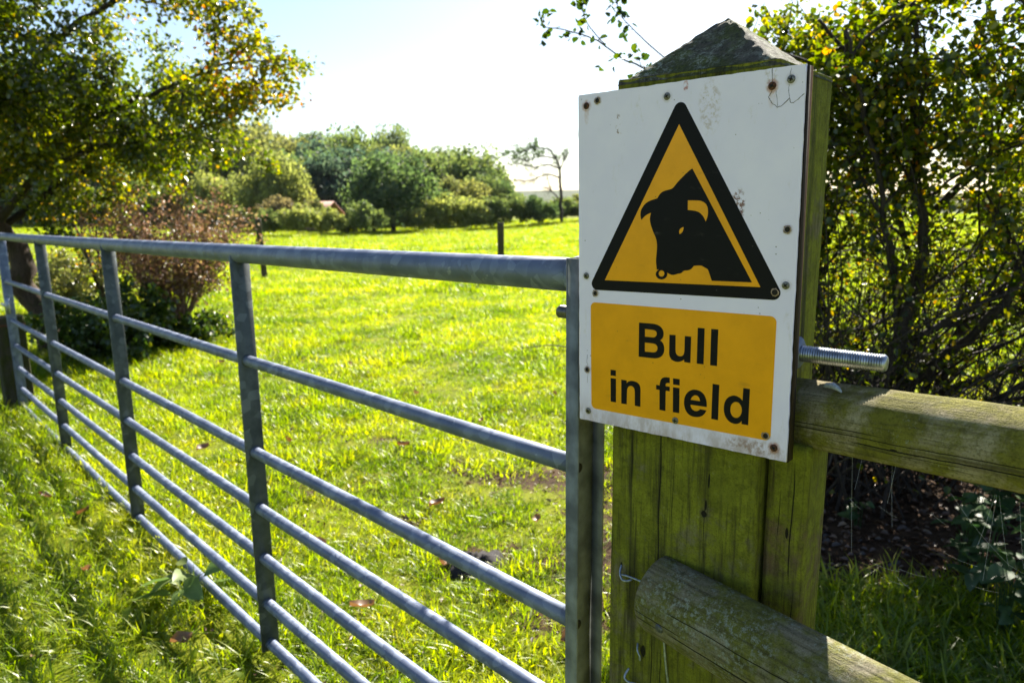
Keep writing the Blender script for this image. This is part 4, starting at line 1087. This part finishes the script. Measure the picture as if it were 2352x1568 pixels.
# ---------------------------------------------------------------- broad-leaved weeds
def weed(name, label, cat, x, y, seed, n, L, mat, tint, group=None, aspect=.55, hgt=.1, flat=.5, stems=True, fold=.3):
    b0 = np.array([x, y, float(gz(x, y))]); root = empty(name, tuple(b0)); tag(root, label, cat, group)
    rg = np.random.default_rng(seed); a = rg.uniform(0, 6.28, n)
    tip = np.stack([np.cos(a), np.sin(a), np.zeros(n)], 1)
    h = hgt * rg.uniform(.25, 1.0, n); off = rg.uniform(.1, .7, n)[:, None] * L * .9
    p = tip * off + np.array([0, 0, 1]) * h[:, None]
    d = tip + np.stack([rg.normal(0, .3, n), rg.normal(0, .3, n), rg.normal(.15, .3, n)], 1)
    nr = rg.normal(0, .35, (n, 3)) + np.array([0, 0, 1]) + tip * -.2
    sz = L * rg.uniform(.5, 1.1, n); ti = np.clip(rg.normal(tint, .2, n), 0, 1)
    m = MB()
    for q in range(n):
        m.tube([(tip[q][0] * .01, tip[q][1] * .01, -.02), tuple(p[q] * .6 + np.array([0, 0, h[q] * .25])), tuple(p[q])], [.0022, .0018, .0012], 4, False)
    m.build('stems', mat, root)
    # fuller leaf blade with a wavy edge
    V = []; F = []; A = []
    for q in range(n):
        dd = d[q] / np.linalg.norm(d[q]); s_ = np.cross(dd, nr[q]); s_ /= np.linalg.norm(s_); u_ = np.cross(s_, dd)
        prof = [(0, .05), (.10, .62), (.28, 1.0), (.5, .95), (.72, .70), (.9, .32), (1.0, 0)]
        i0 = len(V)
        for (l, w_) in prof:
            cz = -.35 * l * l + rg.normal(0, .015)
            for sd in (-1, -.5, 0, .5, 1):
                wv = w_ * aspect / 2 * (1 + rg.normal(0, .07))
                V.append(p[q] + sz[q] * (dd * l + s_ * sd * wv + u_ * (cz + fold * abs(sd) * wv * .8)))
                A.append(ti[q])
        for r_ in range(len(prof) - 1):
            for c_ in range(4): F.append((i0 + r_ * 5 + c_, i0 + r_ * 5 + c_ + 1, i0 + r_ * 5 + c_ + 6, i0 + r_ * 5 + c_ + 5))
    obj('leaves', mesh_np('leaves', V, F, {'tint': A}, True), mat, root)
    return root
M_DOCK = leaf_mat('dock_leaves', [(0, (.05, .09, .02)), (.6, (.11, .17, .05)), (1, (.18, .21, .07))], .35, .025, .5, 1.6)
M_NETTLE = leaf_mat('nettle_leaves', [(0, (.018, .042, .012)), (.6, (.04, .085, .025)), (1, (.09, .13, .03))], .35, .03, .45, 1.8)
weed('dock_plant', 'pale broad-leaved dock growing through the bottom rail of the gate', 'plant', -1.14, 2.34, 41, 15, .12, M_DOCK, .65, None, .6, .13)
rg = np.random.default_rng(50)
for k, (x, y) in enumerate([(1.56, 2.22), (1.62, 2.40), (1.50, 2.02), (1.72, 2.5), (1.75, 2.2), (1.66, 2.05), (1.9, 2.4), (1.95, 2.75), (2.1, 2.9)]):
    weed('nettle_plant', 'dark green nettle growing in the shade below the fence rails', 'plant', x, y, 60 + k, 20, .085, M_NETTLE, .5, 'nettles below the fence rails', .72, .30)
for k, (x, y) in enumerate([(1.02, 2.55), (1.12, 2.75), (1.2, 3.05), (1.45, 2.85)]):
    weed('seedling_plant', 'small leafy green seedling in the leaf litter under the hedge', 'plant', x, y, 80 + k, 11, .06, M_NETTLE, .7, 'seedlings in the leaf litter', .7, .13)

# leaf litter under the hedge: nobody could count it
rl = np.random.default_rng(90)
n = 16000; x = rl.uniform(.55, 6.0, n); y = rl.uniform(1.7, 5.2, n)
k = rl.uniform(size=n) < litf(x, y); x, y = x[k], y[k]; n = len(x)
M_LITTER = leaf_mat('dead_leaf_litter', [(0, (.03, .016, .010)), (.5, (.10, .055, .032)), (.85, (.20, .125, .075)), (1, (.33, .24, .17))], .15, .06, .4, 1.2)
pz = np.stack([x, y, gz(x, y) + rl.uniform(.0, .02, n)], 1)
me = leaves_mesh('leaf_litter', pz, rl.normal(0, 1, (n, 3)) * [1, 1, .25], rl.normal(0, .5, (n, 3)) + [0, 0, 1], rl.uniform(.018, .045, n), np.clip(rl.normal(.42, .24, n), 0, 1), .6, .5, .3)
tag(obj('leaf_litter', me, M_LITTER), 'brown dead leaves carpeting the shaded soil under the hedge', kind='stuff')

# crumbs of dead leaf and thatch among the grass
n = 5200; r_ = np.sqrt(rl.uniform(1.2 ** 2, 7.5 ** 2, n)); a_ = rl.uniform(R(-55), R(35), n); x, y = r_ * np.sin(a_), r_ * np.cos(a_)
k = (vnoise(x, y, 1.7, 5.) > -.05) & ((x < .35) | (y > 3)); x, y = x[k], y[k]; n = len(x)
me = leaves_mesh('grass_thatch', np.stack([x, y, gz(x, y) + rl.uniform(.004, .03, n)], 1), rl.normal(0, 1, (n, 3)) * [1, 1, .4], rl.normal(0, .6, (n, 3)) + [0, 0, 1], rl.uniform(.010, .032, n), np.clip(rl.normal(.45, .28, n), 0, 1), .5, .5, .3)
tag(obj('grass_thatch', me, M_LITTER), 'brown crumbs of dead leaf scattered through the grass', kind='stuff')

# single fallen leaves lying on the grass
M_FALLEN = leaf_mat('fallen_brown_leaf', [(0, (.07, .030, .014)), (.5, (.17, .080, .035)), (1, (.27, .15, .07))], .3, .06, .4, 1.3)
def leaf_shape(seed):
    rg = np.random.default_rng(seed); V = []; F = []
    prof = [(0, .06), (.14, .62), (.34, 1.0), (.58, .92), (.8, .52), (1, .02)]
    for i, (l, w_) in enumerate(prof):
        for sd in (-1, -.5, 0, .5, 1):
            V.append(((l - .5), sd * w_ * .33 * (1 + rg.normal(0, .1)), .22 * sd * sd + .18 * (l - .5) ** 2 + rg.normal(0, .03)))
    for r_ in range(len(prof) - 1):
        for c_ in range(4): F.append((r_ * 5 + c_, r_ * 5 + c_ + 1, r_ * 5 + c_ + 6, r_ * 5 + c_ + 5))
    return mesh_np('fallen_leaf', V, F, {'tint': np.full(len(V), rg.uniform(.2, .9))}, True)
lms = [leaf_shape(100 + k) for k in range(5)]
spots = [(-.52, 2.24), (.17, 2.05), (-.95, 3.3), (-.35, 3.1), (-.62, 3.9), (.1, 2.9), (-1.9, 5.2), (-.2, 4.4), (-1.3, 4.0), (-.05, 2.35), (-.8, 2.75), (-1.6, 2.5), (-1.05, 2.05), (-2.2, 3.2), (-1.9, 3.0), (-.7, 5.1), (-1.4, 6.1), (.3, 5.0), (-2.6, 6.3), (-.45, 1.75), (.12, 3.75), (-1.1, 4.9), (-.28, 2.55), (-1.75, 3.9)]
for k, (x, y) in enumerate(spots):
    o = obj('fallen_leaf', lms[k % 5], M_FALLEN, None, (x, y, float(gz(x, y)) + .035), (rg.normal(0, .35), rg.normal(0, .35), rg.uniform(0, 6.28)))
    s_ = rg.uniform(.05, .085); o.scale = (s_, s_, s_)
    tag(o, 'curled brown fallen leaf lying on the grass', 'leaf', 'fallen leaves on the grass')

# dark cow pat on the trodden patch
rc = np.random.default_rng(5); V = []; F = []; n = 26; m_ = 9
for i in range(m_):
    q = i / (m_ - 1)
    for j in range(n):
        a = 2 * math.pi * j / n; rr_ = (1 - q) * .105 * (1 + .55 * mnoise.noise((math.cos(a) * 1.9, math.sin(a) * 1.9, 1)))
        x_, y_ = rr_ * math.cos(a) * 1.15, rr_ * math.sin(a)
        z_ = .035 * (1 - (1 - q) ** 3) + .026 * mnoise.noise((x_ * 38, y_ * 38, 2)) + .012 * mnoise.noise((x_ * 120, y_ * 120, 4))
        V.append((x_, y_, z_ - (.02 if i == 0 else 0)))
F = [(i * n + j, i * n + (j + 1) % n, i * n + n + (j + 1) % n, i * n + n + j) for i in range(m_ - 1) for j in range(n)] + [tuple(range((m_ - 1) * n, m_ * n))]
o = obj('cow_pat', mesh_np('cow_pat', V, F, smooth=True), plain('dung', (.022, .019, .021), .85, 0, .3, .5, 60, .8), None, (-.15, 2.56, float(gz(-.15, 2.56)) + .004))
tag(o, 'dark crusted cow pat lying in the grass beyond the gate', 'cow pat')

# cobweb strands under the upper rail and at the bolt end
t = NT('spider_silk')
M_SILK = t.principled((.75, .75, .78), .3, 0, None, .5)
def strands(name, label, segs, r):
    root = empty(name, tuple(pw(.3, .05, .9))); root.rotation_euler = PROT; tag(root, label, 'cobweb')
    m = MB(); o0 = np.array([.3, .05, .9])
    for a, b in segs:
        a = np.array(a) - o0; b = np.array(b) - o0; mid = (a + b) / 2 + np.array([0, 0, -.10]) * np.linalg.norm(b - a)
        q_ = np.linspace(0, 1, 7)[:, None]; m.tube((1 - q_) ** 2 * a + 2 * q_ * (1 - q_) * mid + q_ ** 2 * b, r, 3, False)
    m.build('strands', M_SILK, root)
rw = np.random.default_rng(77); segs = []
for k in range(9):
    u_ = rw.uniform(.33, .56); segs.append(((u_, .085 - .3 * (u_ - .296), .982), (u_ + rw.normal(0, .015), .06 - .25 * (u_ - .3), .982 - rw.uniform(.03, .13))))
for k in range(9):
    u_ = rw.uniform(.36, .50); z_ = rw.uniform(.84, .95); segs.append(((u_, .05, z_), (u_ + rw.uniform(.01, .035), .045, z_ - rw.uniform(-.004, .012))))
segs += [((.58, -.02, .90), (.60, -.02, .85)), ((.47, .04, .965), (.53, .02, .91)), ((.53, .02, .91), (.62, 0, .90))]
strands('cobweb', 'torn silvery cobweb hanging below the upper fence rail', segs, .00007)

# ================================================================ far trees, hedges and posts
def crown_mesh(name, seed, lobes, subs, cards, size, low=False):
    """billowing crown: big lobes carry smaller tufts, tufts carry leaf sprays"""
    rg = np.random.default_rng(seed); P = []; D = []; Nn = []; S = []; A = []
    for k in range(lobes):
        d = rand_dirs(rg, 1)[0]; d[2] = abs(d[2]) * 1.05 - (.45 if not low else .25)
        c = d * rg.uniform(.30, .66); r_ = rg.uniform(.22, .44); lt = rg.normal(0, .10)
        for j in range(subs):
            v = rand_dirs(rg, 1)[0]; cc = c + v * r_ * rg.uniform(.6, 1.0); r2 = r_ * rg.uniform(.28, .55); n = int(cards * (r2 / .14) ** 1.6) + 4
            q = rand_dirs(rg, n); P.append(cc + q * (r2 * rg.uniform(.55, 1.1, n))[:, None])
            D.append(rg.normal(0, 1, (n, 3)) + q * .4); Nn.append(q + rg.normal(0, .55, (n, 3)))
            S.append(size * rg.uniform(.5, 1.5, n)); A.append(np.clip(rg.normal(.5 + lt + rg.normal(0, .10), .15, n), 0, 1))
    P, D, Nn = map(np.concatenate, (P, D, Nn))
    P[:, 2] = np.maximum(P[:, 2], -.98)
    return leaves_mesh(name, P, D, Nn, np.concatenate(S), np.concatenate(A), .95, .2, .1)
CROWNS = [crown_mesh('crown', 200 + k, 19, 10, 46, .052) for k in range(5)]
BUSHES = [crown_mesh('foliage', 220 + k, 15, 9, 40, .072, True) for k in range(4)]
def fm(name, a, b, c):
    a, b, c = [tuple(q * 1.3 for q in v) for v in (a, b, c)]
    return leaf_mat(name, [(0, a), (.55, b), (1, c)], .5, .02, .5, 2.0)
FM = {'d': fm('dark_green_far_foliage', (.030, .052, .022), (.062, .095, .030), (.11, .14, .036)),
      'm': fm('mid_green_far_foliage', (.042, .066, .024), (.090, .118, .034), (.16, .18, .045)),
      'l': fm('light_olive_far_foliage', (.070, .092, .028), (.15, .165, .044), (.24, .25, .06)),
      'o': fm('olive_far_foliage', (.055, .068, .026), (.115, .122, .036), (.19, .185, .05)),
      'b': fm('blue_green_far_foliage', (.022, .042, .030), (.045, .072, .044), (.08, .105, .05)),
      'r': fm('brown_tinged_far_foliage', (.055, .050, .022), (.12, .10, .045), (.19, .16, .06))}
TR = MB(); TR.tube([(0, 0, -.03), (.01, 0, .3), (-.01, .01, .62), (.02, 0, .9)], [.055, .042, .03, .012], 7)
TR.tube([(0, 0, .4), (.14, .05, .62), (.24, .08, .8)], [.028, .018, .008], 5); TR.tube([(0, 0, .45), (-.15, -.03, .66), (-.26, 0, .82)], [.026, .017, .008], 5)
TRM = mesh_np('trunk', TR.v, TR.f, {'tint': TR.a}, True); TRM.materials.append(M_TWIG)
LAB = {('tree', 'd'): 'dark green round-crowned tree standing at the far edge of the field',
       ('tree', 'm'): 'mid-green tree standing at the far edge of the field',
       ('tree', 'l'): 'tall pale olive tree standing at the far edge of the field',
       ('tree', 'o'): 'brownish olive tree standing at the far edge of the field',
       ('tree', 'b'): 'blue-green tree standing in the shade below the wooded hill',
       ('bush', 'd'): 'dark green bush in the far field hedge', ('bush', 'm'): 'mid-green bush in the far field hedge',
       ('bush', 'l'): 'light olive bush in the far field hedge', ('bush', 'o'): 'brownish olive bush in the far field hedge',
       ('bush', 'r'): 'brown-tinged bush in front of the tall pale olive trees'}
rf = random.Random(8)
def far_tree(X, Y, hw, ztop, kind, typ, group, label=None):
    zg = float(gz(X, Y)); h = max(ztop - zg, .8)
    if typ == 'tree':
        root = empty('far_tree', (X, Y, zg))
        c = obj('crown', rf.choice(CROWNS), None, root); cz = h * .46
        c.location = (0, 0, cz); c.scale = (hw * rf.uniform(1.35, 1.6), hw * 1.45, h * .66); c.rotation_euler = (0, 0, rf.uniform(0, 6.28))
        tk = obj('trunk', TRM, None, root); tk.scale = (h * .6, h * .6, h * .8); tk.rotation_euler = (0, 0, rf.uniform(0, 6))
    else:
        root = empty('far_bush', (X, Y, zg))
        c = obj('foliage', rf.choice(BUSHES), None, root); c.location = (0, 0, h * .42); c.scale = (hw * rf.uniform(1.3, 1.8), hw * 1.4, h * rf.uniform(.6, .72))
        c.rotation_euler = (0, 0, rf.uniform(0, 6.28))
    if not c.data.materials: c.data.materials.append(FM['m'])
    c.material_slots[0].link = 'OBJECT'; c.material_slots[0].material = FM[kind]
    tag(root, label or LAB[(typ, kind)], 'tree' if typ == 'tree' else 'bush', group)
    return root
# x, y, half width, height of the top, foliage, kind
FAR = [
    (-14.1, 88, 5.09, 7.8, 'd', 'tree', 'largest dark green round tree at the far edge of the field'), (-16.8, 90, 2.4, 6.54, 'd', 'tree', 'small dark green tree pressed against the largest round tree'), (-29.2, 92, 3.68, 8.26, 'l', 'tree', 'tall pale olive tree behind the brown-tinged bush'), (-38.1, 95, 3.8, 7.06, 'l', 'tree', 'pale olive tree partly behind the left hawthorn crown'),
    (-45.1, 100, 3.85, 6.06, 'm', 'tree', 'mid-green tree half hidden behind the rusty twiggy shrub'), (-49.4, 95, 4.23, 5.61, 'm', 'tree'), (-53.2, 90, 4.27, 4.92, 'm', 'tree'), (-61.4, 92, 4.64, 5.9, 'd', 'tree'),
    (-26.8, 105, 4.67, 9.3, 'b', 'tree', 'blue-green tree standing just behind the red barn roof'), (-23.5, 110, 4.24, 9.17, 'b', 'tree', 'blue-green tree between the barn and the largest round tree'), (-6.9, 100, 3.56, 6.33, 'o', 'tree', 'brownish olive tree beside the largest round tree, above the pale bushes'), (-3.8, 104, 3.39, 5.69, 'm', 'tree', 'mid-green tree above the hedge between the pale bushes and the windswept tree'),
    (-12.5, 110, 3.59, 9.05, 'o', 'tree', 'brownish olive tree peeping over the largest round tree'), (-1.0, 106, 2.51, 4.74, 'd', 'tree', 'small dark green tree next to the bare windswept tree'), (-40.2, 112, 3.65, 9.37, 'm', 'tree', 'mid-green tree rising between the two pale olive trees'), (-23.5, 76, 2.25, 2.76, 'r', 'bush'),
    (-20.3, 72, 1.81, 1.89, 'l', 'bush', 'light olive bush in front of the brown-tinged bush'), (-18.0, 74, 1.54, 1.26, 'l', 'bush', 'low light olive bush in front of the barn'), (-14.7, 76, 1.8, 2.12, 'm', 'bush', 'mid-green bush standing before the largest round tree'), (-17.8, 80, 1.42, 0.77, 'o', 'bush'),
    (-24.4, 74, 1.32, 1.42, 'm', 'bush'), (-7.0, 84, 2.37, 3.2, 'l', 'bush', 'taller light olive bush next to the largest round tree'), (-4.6, 86, 2.17, 2.81, 'l', 'bush', 'light olive bush second along the hedge from the largest round tree'), (-2.4, 88, 2.22, 2.61, 'm', 'bush'),
    (0.5, 90, 2.3, 2.9, 'm', 'bush'), (2.9, 92, 2.4, 2.7, 'd', 'bush', 'dark green bush under the leaning crown of the windswept tree'), (5.6, 96, 2.4, 2.5, 'm', 'bush', 'mid-green bush right beside the windswept tree trunk'), (8.7, 98, 2.5, 2.6, 'o', 'bush'),
    (-30.7, 84, 1.74, 1.48, 'l', 'bush'), (-35.2, 84, 1.99, 2.27, 'm', 'bush'), (-22.2, 86, 1.53, 2.29, 'o', 'bush', 'brownish olive bush close beside the barn'), (-14.4, 82, 1.46, 1.29, 'l', 'bush'),
    (-10.8, 84, 1.99, 1.25, 'l', 'bush'), (13.1, 102.9, 2.8, 3.08, 'l', 'bush'), (16.1, 97.9, 2.05, 2.21, 'o', 'bush'), (20.4, 101.6, 2.97, 2.69, 'l', 'bush'),
    (28.4, 121.0, 2.84, 3.67, 'l', 'bush'), (31.7, 115.5, 2.48, 2.38, 'm', 'bush'), (29.7, 96.9, 3.01, 2.61, 'l', 'bush'), (42.5, 122.7, 3.12, 2.27, 'l', 'bush'),
    (39.0, 99.9, 2.51, 3.26, 'l', 'bush'), (52.2, 124.0, 3.22, 2.52, 'o', 'bush'), (54.7, 120.2, 3.31, 2.61, 'l', 'bush'), (60.1, 122.2, 3.53, 1.81, 'o', 'bush'),
    (61.9, 115.5, 2.62, 1.85, 'm', 'bush'), (58.8, 102.1, 3.13, 2.21, 'o', 'bush'), (66.5, 110.0, 3.12, 2.4, 'o', 'bush'), (69.6, 107.9, 2.43, 2.66, 'l', 'bush'),
    (66.9, 97.3, 2.73, 2.86, 'o', 'bush'), (88.9, 122.7, 2.95, 2.85, 'm', 'bush'), (74.3, 98.2, 2.74, 2.82, 'd', 'bush'),
]
for row_ in FAR:
    X, Y, hw, zt, kd, ty = row_[:6]
    far_tree(X, Y, hw, zt, kd, ty, {'d': 'dark green ', 'm': 'mid-green ', 'l': 'light olive ', 'o': 'brownish olive ', 'b': 'blue-green ', 'r': 'brown-tinged '}[kd] + ('trees' if ty == 'tree' else 'bushes') + ' along the far edge of the field', row_[6] if len(row_) > 6 else None)
# trees on the hill behind
for row, (d0, step) in enumerate([(118, 5.4), (132, 5.8), (147, 6.4), (165, 7.2), (186, 8.2), (210, 9.6)]):
    a = -39.0
    while a < 2.5 - row * .4:
        az = R(a + rf.uniform(-.6, .6)); d = d0 + rf.uniform(-8, 8)
        X, Y = d * math.sin(az), d * math.cos(az); zg = float(gz(X, Y))
        if a < -1.6 - row * .3:
            kd = rf.choice('mmmoodlb' if row < 3 else 'moodoml'); h = rf.uniform(10.5, 15.0) * (.8 if a > -8 else 1)
            far_tree(X, Y, rf.uniform(4.8, 6.8), zg + h, kd, 'tree', 'trees of the wooded hill, ' + {'m': 'mid-green', 'o': 'olive', 'd': 'dark green', 'l': 'pale olive', 'b': 'blue-green'}[kd],
                     {'m': 'mid-green', 'o': 'dull olive', 'd': 'dark green', 'l': 'pale olive', 'b': 'blue-green'}[kd] + ' tree growing on the wooded hill')
        a += math.degrees(step / d0) * rf.uniform(.85, 1.15)

# wind-bent tree
W0 = np.array([6.35, 91.3, float(gz(6.35, 91.3))]); wt = empty('windswept_tree', tuple(W0))
tag(wt, 'nearly bare wind-bent tree leaning over at the far edge of the field', 'tree')
pl = Plant(301)
def wp(*pts): return [tuple(np.array([x - 6.35, dy, z - W0[2]])) for (x, z, dy) in pts]
st = [wp((6.35, -1.0, 0), (6.3, 1.5, 0), (6.22, 3.6, 0), (6.1, 5.0, .1), (5.85, 6.3, .2), (5.3, 7.2, .2), (4.3, 7.8, .1), (2.7, 7.9, 0), (1.3, 7.3, -.2), (.3, 7.0, -.3)),
      wp((6.28, 1.6, 0), (5.4, 2.4, .2), (4.8, 3.5, .3), (4.6, 4.8, .3)),
      wp((6.0, 5.4, 0), (4.6, 5.9, .4), (3.1, 5.6, .6), (1.7, 5.9, .7), (.9, 6.1, .7)),
      wp((6.15, 4.3, .1), (4.6, 4.7, -.3), (3.1, 4.2, -.5), (1.7, 3.9, -.6)),
      wp((5.7, 6.6, .1), (4.6, 6.9, .8), (3.2, 6.8, 1.0), (2.0, 6.5, 1.1)),
      wp((6.1, 5.2, 0), (6.5, 6.1, -.2), (6.8, 6.8, -.3))]
for k, q in enumerate(st):
    Q = pl.limb(q, .22 if k == 0 else .11, .035, 7)
    for B in pl.sprout(Q, 26 if k == 0 else 15, (.7, 1.8), .035, .35, .8, .15, .14, .01, 5, 4):
        B[:, 0] -= np.linspace(0, .5, len(B))
        for tw in pl.sprout(B, 7, (.3, .9), .020, .2, .9, .1, .2, 0, 3, 3):
            x = tw[-1][0] + 6.35; z = tw[-1][2] + W0[2]
            pl.leaf(tw, 7 if (z > 6.9 and x < 4.2) else (1 if z > 5 else 0), .12)
pl.finish(wt, 'branches', 'sparse_leaves', M_TWIG, FM['d'], .22, (.35, .2))

# field stakes
def stake(x, y, h, w_, lean, label):
    zg = float(gz(x, y)); root = empty('fence_stake', (x, y, zg), (lean[0], lean[1], .5)); tag(root, label, 'post', None)
    column('stake_body', rounded_ring(-w_ / 2, w_ / 2, -w_ / 2, w_ / 2, w_ * .18, 3), np.linspace(-.3, h, 14), M_STAKE, root, .003, x)
stake(-5.42, 15.9, 1.30, .115, (0, R(-2.5)), 'leaning dark wooden stake alone in the grass near the rusty shrub')
stake(-.20, 13.9, 1.14, .105, (0, R(.5)), 'upright dark wooden stake in the middle of the field')
z_ = float(gz(-24.0, 58.0))
m = MB(); m.box(-.09, .09, -.09, .09, -.2, .55, .02)
tag(m.build('marker_post', plain('white_paint', (.75, .75, .72), .6), None, False, (-24.0, 58.0, z_)), 'small white marker post in the far grass beside the trees', 'post')
# small red-roofed barn among the bushes
bx_, by_ = -24.6, 93.0; zb_ = float(gz(bx_, by_)); barn = empty('barn', (bx_, by_, zb_), (0, 0, R(-25)))
tag(barn, 'small barn with a faded red roof half hidden among far bushes', 'barn')
m = MB(); m.box(-2.6, 2.6, -1.8, 1.8, -.5, 2.0); m.build('wall', plain('barn_brick', (.26, .17, .12), .85, var=.3, scale=4), barn)
m = MB(); rv = [(-2.9, -2.1, 1.9), (2.9, -2.1, 1.9), (2.9, 0, 3.5), (-2.9, 0, 3.5), (-2.9, 2.1, 1.9), (2.9, 2.1, 1.9)]
rv2 = [(a, b, c + .12) for a, b, c in rv]
m.add(rv + rv2, [(3, 2, 1, 0), (5, 2, 3, 4), (6, 7, 8, 9), (10, 9, 8, 11), (0, 1, 7, 6), (5, 4, 10, 11), (1, 2, 8, 7), (2, 5, 11, 8), (4, 3, 9, 10), (3, 0, 6, 9)])
m.build('roof', plain('faded_red_roof', (.42, .20, .15), .8, var=.2, scale=6), barn)

# ---------------------------------------------------------------- thin autumn haze over the whole valley
t = NT('autumn_haze')
vp = t.n('ShaderNodeVolumePrincipled'); vp.inputs['Color'].default_value = (.80, .88, 1.0, 1); vp.inputs['Density'].default_value = .00006
vp.inputs['Anisotropy'].default_value = 0.0
t.t.links.new(vp.outputs[0], t.out.inputs['Volume'])
zmin = float(gv[:, 2].min()) - 1; zmax = float(gv[:, 2].max()) + 14
m = MB(); m.box(-4600, 4600, -4600, 4600, zmin, zmax)
tag(m.build('haze', t.m), 'thin bluish haze lying over the whole field and wood', kind='stuff')
